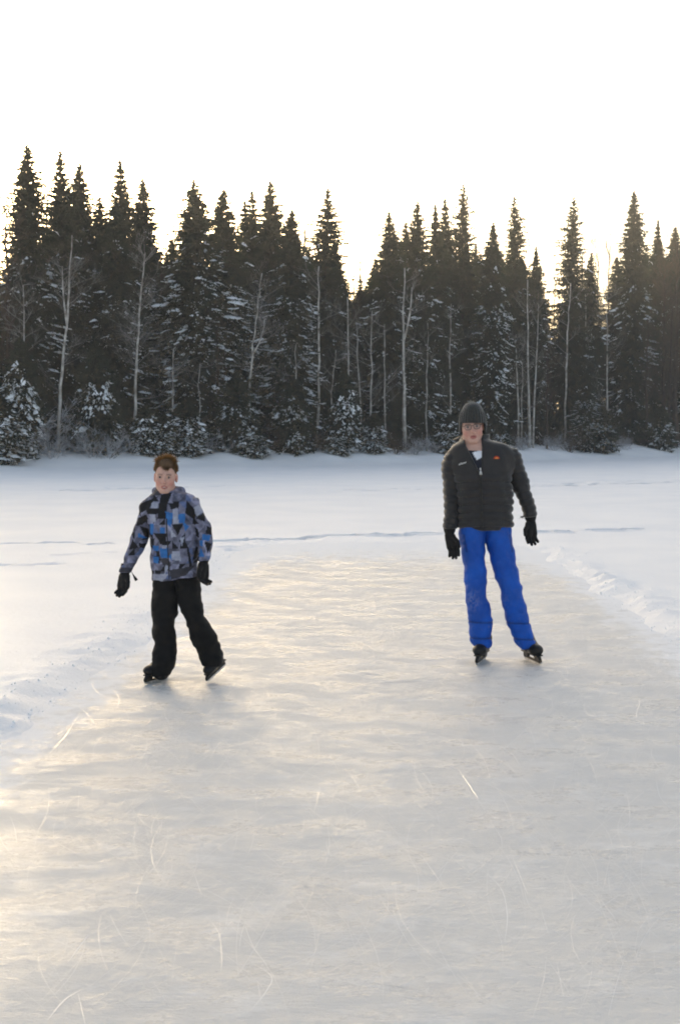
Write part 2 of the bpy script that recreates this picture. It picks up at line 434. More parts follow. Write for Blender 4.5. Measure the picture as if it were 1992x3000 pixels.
def spruce_proto(name, H, Rb, seed, snow=0.2, bare=0.06, openness=0.0, needles='needles', snow_low=1.0, top_pow=0.85, snow_size=1.0):
    """trunk, crown and snow meshes of one spruce; Rb = crown radius at the foot"""
    rnd = random.Random(seed)
    tr, cr, sn = Geo(), Geo(), Geo()
    wob = [Vector((rnd.uniform(-1, 1), rnd.uniform(-1, 1), 0)) * 0.006 * H for _ in range(7)]; wob[0] = Vector((0, 0, 0))
    tp = [Vector((wob[i].x, wob[i].y, H * i / 6)) for i in range(7)]
    r0 = 0.010 * H
    tr.tube(tp, [r0 * (1 - i / 6) ** 0.9 + 0.012 for i in range(7)], 6)
    def axis_at(z):
        t = min(max(z / H * 6, 0), 5.999); i = int(t); return tp[i].lerp(tp[i + 1], t - i)
    z = H * bare
    ga = rnd.uniform(0, 6.28)
    while z < H - 0.05:
        t = 1 - z / H
        env = Rb * min(1.0, 1.75 * t ** top_pow) * (1.0 if t < 0.8 else 1.0 - 0.2 * (t - 0.8) / 0.2)
        ga += 2.399 + rnd.uniform(-0.5, 0.5)
        z += (0.021 + 0.021 * t) * (1 + 2.2 * math.exp(-t / 0.03)) * rnd.uniform(0.4, 1.7) * (1 + 0.9 * openness) * (H / 17) ** 0.7
        zz = z
        if t > 0.04:                                               # loose tiers, not exact rings
            tier = 0.42 + 0.2 * t; zz = z + 0.28 * (round(z / tier) * tier - z)
        if zz > H - 0.03: zz = H - 0.03
        L_ = env * (rnd.uniform(0.40, 0.98) if rnd.random() < 0.8 else rnd.uniform(0.85, 1.15)) + 0.10 * min(1, 0.25 + t * 8)
        out = Vector((math.cos(ga), math.sin(ga), 0))
        droop = (0.15 + 0.55 * t) * rnd.uniform(0.5, 1.4)            # lower branches hang more
        if t < 0.35: droop = (-0.75 + 2.6 * t) * rnd.uniform(0.6, 1.2)
        p = axis_at(zz); pts = [p]
        ns = max(3, int(L_ / 0.25))
        for i in range(1, ns + 1):
            s = i / ns
            pts.append(p + out * (L_ * s) + Vector((0, 0, -droop * L_ * (s - 0.55 * s * s * s))))
        for i in range(ns):
            cr.spike(pts[i], pts[i + 1], 0.026, rnd)
        side = Vector((-out.y, out.x, 0))
        n2 = max(3, int(L_ / (0.17 + 0.05 * openness)))
        for i in range(n2):
            s = (i + rnd.random()) / n2
            k = min(int(s * ns), ns - 1); q = pts[k].lerp(pts[k + 1], s * ns - k)
            d = (pts[k + 1] - pts[k]).normalized()
            tl = ((0.17 + 0.30 * (1 - s) * min(1, L_)) * rnd.uniform(0.7, 1.3) + 0.05) * min(1, 0.35 + L_ * 0.8)
            for sg in (-1, 1):
                if s < 0.45: tl *= 1.12
                e = q + (d * 0.8 + side * sg * rnd.uniform(0.5, 1.0) + Vector((0, 0, rnd.uniform(-0.8, 0.25)))) * tl
                cr.spike(q, e, rnd.uniform(0.035, 0.065) * (1.5 if s < 0.5 else 1), rnd)
            if rnd.random() < 0.9:
                e = q + Vector((rnd.uniform(-.35, .35), rnd.uniform(-.35, .35), -1)) * tl * rnd.uniform(0.6, 1.5)
                cr.spike(q, e, rnd.uniform(0.04, 0.075), rnd)
        cr.spike(pts[-2], pts[-1] + (pts[-1] - pts[-2]) * 0.8, 0.03 + 0.02 * min(1, L_), rnd)
        ps = snow * (snow_low if t > 0.35 else 0.35) * sstep(0.10, 0.4, t)
        if rnd.random() < ps and L_ > 0.4 * min(1, H / 10):
            s0 = rnd.uniform(0.35, 0.75); s1 = min(1.03, s0 + rnd.uniform(0.2, 0.5))
            m_ = 4
            line = []
            for i in range(m_):
                s = s0 + (s1 - s0) * i / (m_ - 1); k = min(int(s * ns), ns - 1)
                line.append(pts[k].lerp(pts[k + 1], s * ns - k) + Vector((0, 0, 0.03 - 0.10 * max(0, i - 1) * rnd.uniform(0.3, 1.3))) + side * rnd.uniform(-.07, .07))
            wd = snow_size * rnd.uniform(0.03, 0.105) * (0.6 + 0.4 * min(1.3, L_))
            vs, fs = [], []
            for i, c in enumerate(line):
                w = wd * (0.35, 1.0, 0.85, 0.3)[i] * rnd.uniform(0.7, 1.3); hgt = w * rnd.uniform(0.4, 0.8)
                vs += [tuple(c - side * w + Vector((0, 0, -w * 0.7))), tuple(c + Vector((0, 0, hgt))), tuple(c + side * w + Vector((0, 0, -w * 0.7)))]
            for i in range(m_ - 1):
                b = i * 3; fs += [(b, b + 1, b + 4, b + 3), (b + 1, b + 2, b + 5, b + 4)]
            b = (m_ - 1) * 3; fs += [(0, 2, 1), (b, b + 1, b + 2)]
            sn.add(vs, fs)
            for _ in range(5):                                   # smaller tufts beside it
                if rnd.random() < 0.8:
                    c = rnd.choice(line) + side * rnd.uniform(-0.4, 0.4) + Vector((0, 0, rnd.uniform(-0.3, 0.05))); w = wd * rnd.uniform(0.25, 0.6)
                    e = out * w * 2.2 + Vector((0, 0, -w * 1.6))
                    sn.add([tuple(c - side * w), tuple(c + side * w), tuple(c + Vector((0, 0, w * 0.6))), tuple(c + e)], [(0, 2, 3), (2, 1, 3), (0, 1, 2)])
    cr.spike(axis_at(H - 0.6), tp[-1] + Vector((0, 0, 0.40)), 0.045, rnd)
    d = {'H': H, 'trunk': tr.mesh(name + '_trunk', M['bark'], True), 'crown': cr.mesh(name + '_crown', M[needles])}
    d['snow'] = sn.mesh(name + '_snow', M['snow_load'], True) if sn.v else None
    return d

P = {
    'dense':  spruce_proto('dense', 17, 2.7, 1, snow=0.45, snow_size=1.15),
    'dense2': spruce_proto('dense_b', 17, 3.0, 2, snow=0.4),
    'narrow': spruce_proto('narrow', 17, 2.1, 3, snow=0.32),
    'open':   spruce_proto('open', 17, 3.0, 4, snow=0.10, openness=0.7),
    'open2':  spruce_proto('open_b', 19, 3.1, 5, snow=0.12, openness=0.5, needles='needles'),
    'snowy':  spruce_proto('snowy', 17, 2.9, 6, snow=1.0, snow_size=1.35),
    'snowy2': spruce_proto('snowy_b', 16, 2.6, 7, snow=0.95, snow_size=1.25),
    'high':   spruce_proto('high', 20, 2.4, 8, snow=0.08, bare=0.38, openness=0.4),
    'sapling':  spruce_proto('sapling', 5, 1.25, 9, snow=0.95, bare=0.02, snow_size=1.7),
    'sapling2': spruce_proto('sapling_b', 4, 1.15, 10, snow=0.85, bare=0.02, snow_size=1.7),
    'sapling3': spruce_proto('sapling_c', 5, 1.5, 11, snow=0.45, bare=0.02, snow_size=1.7),
}
def put_tree(kind, u, vtop, inland, label, group=None, wide=1.0, seed=0, name='spruce_tree', cat='tree'):
    rnd = random.Random(seed * 31 + int(u) * 7 + int(vtop))
    base = spot(u, inland)
    top = at_depth(u, vtop, base.y).z
    d = P[kind]; s = (top - base.z) / d['H']
    e = link(name, None, loc=base)
    tag(e, label, cat, group)
    sw = (0.5 + 0.5 * s if s > 0.5 else s * 1.4) * wide
    e.scale = (sw, sw, s); e.rotation_euler = (R(rnd.uniform(-1, 1)), R(rnd.uniform(-1, 1)), rnd.uniform(0, 6.28))
    link('trunk', d['trunk'], e); link('crown', d['crown'], e)
    if d['snow']: tag(link('snow_load', d['snow'], e), kind='stuff')
    return e

FRONT = 'tall spruces along the skyline of the far shore'
skyline = [
    ('dense', 85, 424, 6.5, 1.0, 'tallest spruce at the left end of the skyline, dense dark crown'),
    ('narrow', 194, 445, 7.5, 1.05, 'slim pointed spruce second from the left in the skyline, tip like a spire'),
    ('dense', 240, 478, 9.0, 1.0, 'dense spruce leaning on the slim spire tree near the left side'),
    ('dense2', 292, 575, 10.5, 0.9, 'lower spruce shoulder on the slope of the left skyline cluster'),
    ('narrow', 377, 470, 7.5, 1.0, 'slim spruce with tall thin tip above and left of the boy'),
    ('dense', 418, 520, 9.0, 0.95, 'spruce with ragged tip just right of the slim one above the boy'),
    ('dense2', 345, 590, 6.0, 0.85, 'short dark spruce in front of the slim one above the boy'),
    ('snowy', 574, 527, 5.5, 1.15, 'big snow laden spruce to the right above the boy'),
    ('snowy2', 672, 556, 6.5, 1.05, 'snow laden spruce right of the biggest white one, with tapered tip'),
    ('narrow', 712, 590, 10.0, 0.9, 'thin faint spruce between two taller tips left of centre'),
    ('narrow', 745, 562, 9.0, 1.0, 'slim spruce with a gap of sky in its top left of centre'),
    ('dense', 790, 530, 7.5, 0.95, 'broad dark column spruce, tallest near the centre of the skyline'),
    ('snowy2', 858, 614, 5.5, 1.0, 'lower spruce with white loaded branches left of the central gap'),
    ('open2', 944, 553, 7.0, 1.05, 'spruce with long thin tip at the left edge of the central gap'),
    ('dense2', 992, 712, 8.0, 0.8, 'short spruce sloping down into the central gap of the skyline'),
    ('dense2', 1142, 622, 6.5, 0.85, 'first spruce right of the central gap, fine pointed tip'),
    ('dense', 1180, 650, 8.0, 0.7, 'small spruce squeezed between two taller ones right of the central gap'),
    ('dense', 1222, 592, 6.5, 0.85, 'dark spire spruce with tapered top, third right of the central gap'),
    ('narrow', 1283, 602, 7.5, 0.9, 'left one of the twin spruces above the man, blunt tip'),
    ('narrow', 1312, 584, 9.0, 0.9, 'right one of the twin spruces above the man, narrow tip'),
    ('open', 1361, 540, 8.0, 0.85, 'see through spruce with the longest thin tip above the man'),
    ('snowy2', 1434, 653, 6.0, 0.8, 'lower spruce with hanging snow strips right above the man'),
    ('open2', 1506, 578, 8.0, 0.85, 'freestanding open spruce cone right of the man'),
    ('dense2', 1560, 722, 9.0, 0.6, 'short dark spruce tucked beside the open cone right of the man'),
    ('open', 1665, 578, 8.0, 0.92, 'open spruce with wide horizontal boughs over pale trunks on the right'),
    ('dense2', 1716, 742, 9.0, 0.7, 'low dark spruce touching the wide boughed one on the right'),
    ('dense', 1843, 564, 7.5, 0.88, 'tallest spruce at the right, even dark cone'),
    ('narrow', 1901, 645, 9.0, 0.75, 'smaller spruce peeking from behind the tall right cone'),
]
for i, (k, u, v, inl, w, lab) in enumerate(skyline): put_tree(k, u, v, inl, lab, FRONT, w, i)
SAP = 'small snowy spruces at the edge of the ice'
for i, (k, u, v, inl, w, lab) in enumerate([
    ('sapling', 62, 990, 4.0, 0.8, 'snowy young spruce near the left edge of the shore, taller than the bushes'),
    ('sapling', 5, 1160, 2.5, 1.2, 'white branched young spruce cut by the left edge of the picture'),
    ('sapling3', 290, 1000, 4.5, 0.8, 'young spruce with hanging white boughs below the left birch'),
    ('sapling2', 428, 1195, 3.4, 1.0, 'knee deep little spruce just left above the boy'),
    ('sapling2', 482, 1215, 3.2, 1.0, 'little spruce right behind the head of the boy'),
    ('sapling', 545, 1170, 3.6, 1.1, 'snowy little spruce just right of the head of the boy'),
    ('sapling3', 690, 1090, 4.2, 0.9, 'young spruce with bent snowy arms below the left central birch'),
    ('sapling2', 738, 1230, 3.2, 1.1, 'low round spruce at the foot of the curved birch'),
    ('sapling3', 860, 1110, 4.0, 0.9, 'young spruce with two white arms spread at the centre left'),
    ('sapling2', 990, 1240, 3.2, 1.1, 'low snowy spruce left of the centre of the shoreline'),
    ('sapling', 1093, 1212, 3.4, 1.0, 'little frosted spruce between thin pale trunks near the centre'),
    ('sapling2', 1315, 1215, 3.4, 1.1, 'white dusted shrubby spruce left of the hat of the man'),
    ('sapling3', 1468, 1240, 3.4, 0.9, 'dark low spruce right of the shoulder of the man'),
    ('snowy2', 1712, 1085, 4.0, 0.9, 'half grown spruce with heavy white boughs on the right'),
    ('sapling3', 1755, 1190, 3.2, 1.2, 'dark spreading young spruce on the right shore'),
    ('sapling3', 1930, 1190, 3.6, 1.0, 'dark bush like spruce near the right edge'),
    ('sapling2', 1010, 1090, 4.4, 0.8, 'slim snowy young spruce among pale trunks at the centre'),
    ]): put_tree(k, u, v, inl * 0.72, lab, SAP, w * 1.1, 50 + i, 'young_spruce')
put_tree('dense2', 1958, 668, 9, 'dark spruce behind the brown crown at the right edge', FRONT, 0.95, 71)
put_tree('dense', 2012, 640, 8, 'dense spruce cut by the right edge of the picture', FRONT, 1.0, 72)
rf = random.Random(77)
SECOND = 'dark trees filling the depth of the forest'
def floor_v(u):
    """how high the filling trees may reach"""
    return float(np.interp(u, [-900, -260, -200, -40, 45, 75, 150, 300, 330, 480, 560, 700, 900, 985, 1010, 1090, 1130, 1300, 1450, 1590, 1620, 1700, 1760, 1800, 1900, 2050, 2900],
                           [640, 660, 720, 740, 740, 690, 640, 660, 720, 710, 690, 670, 680, 740, 775, 775, 720, 700, 720, 760, 840, 800, 840, 740, 700, 690, 690]))
anchors = [(72, 'thin straight stem near the left edge'), (190, 'forked birch on the left'), (300, 'lower spruce shoulder on the left'), (405, 'wide fanned birch above the boy'), (507, 'short pale stem above the boy'), (585, 'stem before the biggest snowy spruce'),
           (672, 'second snow laden spruce'), (745, 'curved birch'), (800, 'broad dark column spruce'), (866, 'short central stem'), (933, 'dark flecked central birch'), (1020, 'grey birch below the central gap'), (1088, 'slim stem right of the gap'), (1126, 'slim stem by the forked birch'),
           (1183, 'thick forked birch'), (1250, 'slim stem left of the man'), (1318, 'stem behind the hat'), (1400, 'see through spruce'), (1513, 'stem above the man'), (1547, 'thickest pale trunk'), (1580, 'tilted pale trunk'), (1660, 'pale trunk under the boughed spruce'),
           (1777, 'grey birch by the bright gap'), (1843, 'tall right cone'), (1950, 'big brown crown at the right edge')]
used_labels = {}
def deep_label(u, row):
    if row == 0 and 0 < u < 1992:
        a, ph = min(anchors, key=lambda q: abs(q[0] - u))
        for w in ('just ', 'farther '):
            l = 'dark second row spruce ' + w + ('left' if u < a else 'right') + ' of the ' + ph
            if l not in used_labels: used_labels[l] = 1; return l
    return 'dark spruce of the unseen wood past the side edges of the picture'
for row, inl, st in ((0, 13, 44), (1, 20, 52), (2, 30, 60), (3, 42, 66)):
    u = -560 + 17 * row
    while u < 2560:
        near_gap = (1590 < u < 1640) or (1735 < u < 1800) or (-40 < u < 45 and row < 2)
        if not (near_gap and rf.random() < 0.8):
            k = rf.choice(['dense', 'dense2', 'narrow', 'snowy2', 'open2'] if row == 0 else ['dense', 'dense2', 'narrow', 'high'])
            if u > 1590 and rf.random() < 0.6: k = rf.choice(['open', 'high', 'narrow', 'high'])
            put_tree(k, u, floor_v(u) + rf.uniform(-10, 90) + 14 * row, inl + rf.uniform(-2.5, 2.5),
                     deep_label(u, row), SECOND, rf.uniform(0.9, 1.2), 200 + row)
        u += st * rf.uniform(0.7, 1.3)
for u in (-480, -400, -330, -260, -190, -120, -60, 2040, 2110, 2180, 2260, 2340, 2430):  # unseen trees past both edges; those just left kept low to let sun through
    put_tree(rf.choice(['dense', 'dense2', 'snowy', 'narrow']), u, (rf.uniform(480, 640) if not -215 < u < 0 else rf.uniform(830, 900)), rf.uniform(5.5, 8), 'dark spruce of the unseen wood past the side edges of the picture', SECOND, 1.0, u % 97)

# bare trees
def branch(g, p, d, L_, r, lev, rnd, up=0.15, kids=6, wmin=0.006):
    n = 5 if lev == 0 else 4
    pts, q, dd = [p], p.copy(), d.copy()
    for i in range(n):
        dd = (dd + Vector((rnd.gauss(0, .12), rnd.gauss(0, .12), rnd.gauss(up * 0.5, .10)))).normalized()
        q = q + dd * L_ / n; pts.append(q)
    if lev <= 1 and r > 0.012: g.tube(pts, [max(wmin, r * (1 - 0.85 * i / n)) for i in range(n + 1)], 4, False)
    else:
        for i in range(n): g.spike(pts[i], pts[i + 1] + (pts[i + 1] - pts[i]) * 0.3, max(wmin, r * (1 - 0.7 * i / n)), rnd)
    if lev >= 3: return
    for j in range(kids):
        s = rnd.uniform(0.2, 1.0) * n; i = min(int(s), n - 1); c = pts[i].lerp(pts[i + 1], s - i)
        ax = Vector((rnd.gauss(0, 1), rnd.gauss(0, 1), rnd.gauss(0.15, .6))).normalized()
        nd = (dd * 0.8 + ax * 0.85 + Vector((0, 0, up))).normalized()
        branch(g, c, nd, L_ * rnd.uniform(0.35, 0.6), r * 0.45, lev + 1, rnd, up, max(3, kids - 2), wmin)

def birch(pts, inland, label, r=0.09, crown=1.0, seed=0, fork=None, group='pale birches at the edge of the forest', frost=True):
    """trunk traced through picture points from foot to tip"""
    rnd = random.Random(900 + seed)
    base = spot(pts[0][0], inland)
    W = [base] + [at_depth(u, v, base.y + 0.25 * i) for i, (u, v) in enumerate(pts[1:])]
    W = [w - base for w in W]
    e = link('birch_tree', None, loc=base); tag(e, label, 'tree', group)
    fine = []
    for i in range(len(W) - 1):
        for k in range(4):
            c = W[i].lerp(W[i + 1], k / 4); 
            if i + k: c = c + Vector((rnd.gauss(0, .035), rnd.gauss(0, .05), 0))
            fine.append(c)
    fine.append(W[-1]); n = len(fine)
    g = Geo(); g.tube(fine, [0.8 * r * (1 - 0.8 * (i / (n - 1))) + 0.008 for i in range(n)], 7)
    top = [fine]
    if fork:
        f0 = fine[int(n * fork[0])]; f1 = f0 + Vector((fork[1], 0.2, fork[2]))
        fk = [f0.lerp(f1, t / 6) + Vector((fork[1] * 0.25 * math.sin(t / 6 * 3.1), 0, 0)) for t in range(7)]
        g.tube(fk, [r * 0.5 * (1 - 0.7 * t / 6) + 0.008 for t in range(7)], 6); top.append(fk)
    link('trunk', g.mesh('birch_trunk', M['birch'], True), e)
    c = Geo()
    nb = int((7 + 1.1 * fine[-1].z) * crown)
    for j in range(nb):
        li = rnd.choice(top); t = rnd.uniform(0.22, 1.0) * (len(li) - 1); i = min(int(t), len(li) - 2); p = li[i].lerp(li[i + 1], t - i)
        a = rnd.uniform(0, 6.28); upz = rnd.uniform(0.1, 0.9)
        branch(c, p, Vector((math.cos(a), math.sin(a) * 0.8, upz)).normalized(), rnd.uniform(0.8, 2.3) * (1.15 - 0.5 * t / len(li)), 0.020, 1, rnd, 0.1, 6)
    link('crown', c.mesh('birch_crown', M['birch_twig']), e)
    return e

birch([(172, 1262), (180, 1130), (193, 990), (203, 850), (212, 690)], 3.6, 'pale birch left of the boy, trunk forking halfway up in front of dark spruces', 0.12, 1.3, 1, (0.55, -0.25, 3.2))
birch([(392, 1280), (398, 1150), (404, 1000), (414, 850), (426, 740)], 3.6, 'bare birch above the boy with a wide fan of fine branches', 0.12, 2.3, 2)
birch([(505, 1275), (506, 1150), (509, 1020)], 3.2, 'short thin pale stem right above the head of the boy', 0.055, 0.4, 3)
birch([(582, 1262), (584, 1150), (588, 1060)], 3.4, 'very thin pale stem in front of the biggest snow laden spruce', 0.045, 0.4, 4)
birch([(72, 1180), (71, 1000), (69, 835)], 3.5, 'thin straight pale stem close to the left edge', 0.06, 1.0, 5)
birch([(727, 1262), (732, 1130), (741, 1010), (757, 880), (768, 800)], 3.6, 'curved birch left of centre with branches sweeping up to the right', 0.10, 1.5, 6, (0.45, 0.7, 2.2))
birch([(864, 1240), (866, 1120), (868, 1005)], 3.8, 'short pale stem standing left of the long central birch', 0.06, 0.6, 7)
birch([(932, 1300), (933, 1100), (933, 930), (934, 780)], 4.0, 'long dark flecked birch stem, straight, at the centre', 0.105, 0.8, 8)
birch([(965, 1285), (974, 1150), (984, 1026)], 3.6, 'thin pale stem tilted to the right beside the central birch', 0.05, 0.5, 9)
birch([(1021, 1295), (1021, 1100), (1018, 870)], 4.2, 'straight greyish birch stem below the central gap of the skyline', 0.09, 0.7, 10)
birch([(1062, 1290), (1052, 1120), (1046, 960)], 5.0, 'faint grey stem leaning left under the central gap', 0.07, 0.7, 11)
birch([(1085, 1270), (1088, 1080), (1090, 910)], 4.4, 'slim stem with one side branch right of the central gap', 0.07, 0.7, 12)
birch([(1128, 1270), (1126, 1100), (1126, 950)], 4.4, 'slim pale stem midway between the central gap and the thick forked birch', 0.065, 0.5, 13)
birch([(1183, 1300), (1183, 1130), (1182, 960), (1185, 785)], 4.0, 'thick pale birch with forked top left above the man', 0.16, 1.0, 14, (0.55, 0.55, 3.6))
birch([(1249, 1280), (1250, 1100), (1252, 945)], 4.6, 'slim pale stem between the thick forked birch and the hat of the man', 0.07, 0.6, 15)
birch([(1316, 1240), (1318, 1050), (1321, 890)], 4.4, 'pale stem rising from behind the left side of the hat', 0.08, 0.5, 16)
birch([(1516, 1260), (1513, 1100), (1511, 980)], 4.4, 'pale stem right above the shoulder of the man with short side twigs', 0.085, 0.6, 17)
birch([(1549, 1290), (1547, 1100), (1545, 820)], 4.6, 'tall thick pale trunk, thickest of the group right of the man', 0.15, 0.5, 18)
birch([(1560, 1270), (1568, 1080), (1577, 890)], 4.4, 'pale trunk tilted right beside the thickest trunk right of the man', 0.09, 0.6, 19)
birch([(1527, 1240), (1528, 1150), (1530, 1060)], 5.0, 'thin faint stem behind the thick pale trunks right of the man', 0.06, 0.4, 20)
birch([(1653, 1270), (1657, 1080), (1664, 940), (1671, 830)], 4.8, 'slim pale trunk under the wide boughed spruce on the right', 0.10, 0.6, 21)
birch([(1775, 1250), (1777, 1050), (1777, 870)], 5.0, 'grey birch trunk beside the bright gap on the right', 0.10, 0.8, 22)
birch([(1715, 1240), (1714, 1050), (1713, 850)], 8.0, 'thin dark stem behind the half grown snowy spruce on the right', 0.08, 0.8, 23)

def bare_proto(name, H, seed, m='twig', spread=1.0, kids=6, nb=34):
    rnd = random.Random(seed); t, c = Geo(), Geo()
    pts = [Vector((rnd.gauss(0, .06) * (i > 0), rnd.gauss(0, .06) * (i > 0), H * 0.92 * i / 8)) for i in range(9)]
    t.tube(pts, [0.011 * H * (1 - 0.85 * i / 8) + 0.01 for i in range(9)], 6)
    for j in range(nb):
        s = rnd.uniform(0.25, 1.0) * 8; i = min(int(s), 7); p = pts[i].lerp(pts[i + 1], s - i)
        a = rnd.uniform(0, 6.28)
        branch(c, p, Vector((math.cos(a) * 0.7, math.sin(a) * 0.7, rnd.uniform(0.5, 1.2))).normalized(), rnd.uniform(0.12, 0.22) * H * spread * (1.2 - 0.06 * s), 0.022, 1, rnd, 0.22, kids, 0.008)
    return t.mesh(name + '_trunk', M['bark'], True), c.mesh(name + '_crown', M[m])
BT = [bare_proto('bare_a', 14, 61), bare_proto('bare_b', 14, 62, spread=0.8), bare_proto('bare_c', 14, 63, spread=0.7, kids=7, nb=46)]
def put_bare(i, u, vtop, inland, label, group, wide=1.0):
    b = spot(u, inland); s = (at_depth(u, vtop, b.y).z - b.z) / 14
    e = link('bare_tree', None, loc=b); tag(e, label, 'tree', group)
    e.scale = (s * wide, s * wide, s); e.rotation_euler = (0, 0, u * 0.37)
    link('trunk', BT[i][0], e); link('crown', BT[i][1], e)
BG = 'leafless trees between and behind the spruces'
for i, u, v, inl, lab, w in [
    (0, 10, 505, 9, 'bare tree glowing golden at the far left edge', 0.9), (2, 30, 560, 5, 'bare tree at the far left edge in front of the golden one', 1.0), (1, 150, 480, 10, 'leafless crown showing left of the slim spire spruce', 0.9),
    (0, 1055, 700, 14, 'bare tree alone in the central gap of the skyline', 0.8), (1, 1038, 760, 11, 'lower bare tree at the left of the central gap', 0.8),
    (2, 893, 618, 10, 'rounded leafless crown left of the thin tipped central spruce', 1.0), (1, 480, 690, 10, 'faint bare crown in the dip right above the boy', 0.9),
    (1, 1700, 690, 11, 'bare crown behind the wide boughed spruce on the right', 0.8), (0, 1745, 705, 12, 'left one of the golden bare trees in the gap on the right', 0.7),
    (2, 1775, 685, 10, 'right one of the golden bare trees in the gap on the right', 0.7), (1, 1618, 752, 12, 'bare tree in the bright slot between the two open spruces', 0.6),
    (2, 1975, 662, 6, 'big brown leafless crown at the right edge', 1.3), (2, 1935, 760, 5, 'brown twiggy tree left of the crown at the right edge', 1.2),
    (2, 1960, 860, 4, 'low brown twiggy tree in front at the right edge', 1.3), (1, 1890, 900, 4.5, 'thin brown twiggy tree before the tall right cone', 1.0),
    (1, 1600, 980, 4, 'low twiggy tree in front of the bright slot on the right', 0.9), (0, 640, 900, 4, 'grey bare sapling between the two snow laden spruces', 0.8)]:
    put_bare(i, u, v, inl, lab, BG, w)

for i, u in enumerate((-195, -150, -100, -62, -25)):  # unseen trees added past the left edge to dapple the low sun
    put_bare(i % 3, u, 650 + 34 * (i * 5 % 6), 5 + 2.5 * (i % 4), 'unseen bare tree added beyond the left edge to break up the sunlight', BG, 1.25)
    if i % 3 == 1: put_tree('open', u, 640 + 20 * i, 8, 'unseen open spruce added beyond the left edge to break up the sunlight', SECOND, 0.9, i)
# frosted bushes on the bank
def bush_proto(name, seed, m, n=15, H=2.2):
    rnd = random.Random(seed); c = Geo()
    for j in range(n):
        a = rnd.uniform(0, 6.28); p = Vector((math.cos(a), math.sin(a), 0)) * rnd.uniform(0, 0.3)
        d = Vector((math.cos(a) * rnd.uniform(0.2, 1.0), math.sin(a) * rnd.uniform(0.2, 1.0), rnd.uniform(0.5, 1.1))).normalized()
        branch(c, p, d, H * rnd.uniform(0.5, 1.0), 0.020, 1, rnd, 0.02, 6, 0.013)
    return c.mesh(name, M[m])
BP = [bush_proto('bush_a', 71, 'frost'), bush_proto('bush_b', 72, 'frost', 17, 1.8), bush_proto('bush_c', 73, 'twig', 18, 2.4)]
rb = random.Random(5)
SHR = 'frosted bushes along the snowy bank'
marks = [(-30, 'at the left edge of the picture'), (72, 'under the thin straight stem near the left edge'), (172, 'at the foot of the forked birch on the left'), (250, 'between the two big birches on the left'), (330, 'in the snowy opening left of the boy'),
         (392, 'at the foot of the wide fanned birch'), (455, 'right behind the hair of the boy'), (520, 'beside the short pale stem right of the boy'), (600, 'below the biggest snow laden spruce'), (670, 'below the second snow laden spruce'), (727, 'at the foot of the curved birch'),
         (800, 'below the broad dark column spruce'), (866, 'at the foot of the short central stem'), (933, 'at the foot of the dark flecked central birch'), (1021, 'below the central gap of the skyline'), (1088, 'at the foot of the slim stem right of the gap'), (1145, 'left of the thick forked birch'),
         (1200, 'right of the thick forked birch'), (1255, 'at the left shoulder of the man'), (1320, 'behind the hat of the man'), (1470, 'at the right shoulder of the man'), (1530, 'at the foot of the thick pale trunks'), (1600, 'below the bright slot on the right'), (1670, 'under the wide boughed spruce'),
         (1760, 'beside the half grown snowy spruce'), (1840, 'below the tall right cone'), (1910, 'left of the brown twiggy trees'), (1975, 'at the right edge of the picture')]
for u0, ph in marks:
    for q in range(2 if u0 < 1000 or rb.random() < 0.5 else 1):
        u = u0 + rb.uniform(-22, 22); inl = (1.7 if u0 < 340 else 2.6) + 2.2 * q + rb.uniform(0, .8); b = spot(u, inl)
        kind = rb.choice([0, 1]) if u0 < 700 else rb.choice([0, 1, 2, 2])
        o = link('bush', BP[kind], loc=b); s = rb.uniform(0.35, 0.8) * (1.5 if u < 330 else 1.0)
        o.scale = (s * 1.2, s * 1.2, s); o.rotation_euler = (0, 0, rb.uniform(0, 6.28))
        tag(o, ('frosted bush ', 'low frosted bush ', 'dark leafless bush ')[kind] + ('higher up ' if q else '') + ph, 'bush', SHR)

def undergrowth():
    rnd = random.Random(19); g = Geo()
    for k in range(3000):
        u = rnd.uniform(-300, 2300); p = spot(u, rnd.uniform(7, 20)) if k % 4 == 0 else None
        if p is None:
            p = last + Vector((rnd.gauss(0, 1.1), rnd.gauss(0, 1.1), 0)); p.z = last.z
        else: last = p
        for j in range(3):
            h = rnd.uniform(0.3, 1.7)
            e = p + Vector((rnd.gauss(0, .35), rnd.gauss(0, .35), h)); g.spike(p, e, 0.018, rnd)
            q = p.lerp(e, 0.6)
            for _ in range(3): g.spike(q, q + Vector((rnd.gauss(0, .5), rnd.gauss(0, .5), rnd.uniform(0, .7))), 0.011, rnd)
    tag(link('undergrowth', g.mesh('undergrowth', M['twig'])), 'tangle of dark brushwood under the trees', kind='stuff')
undergrowth()

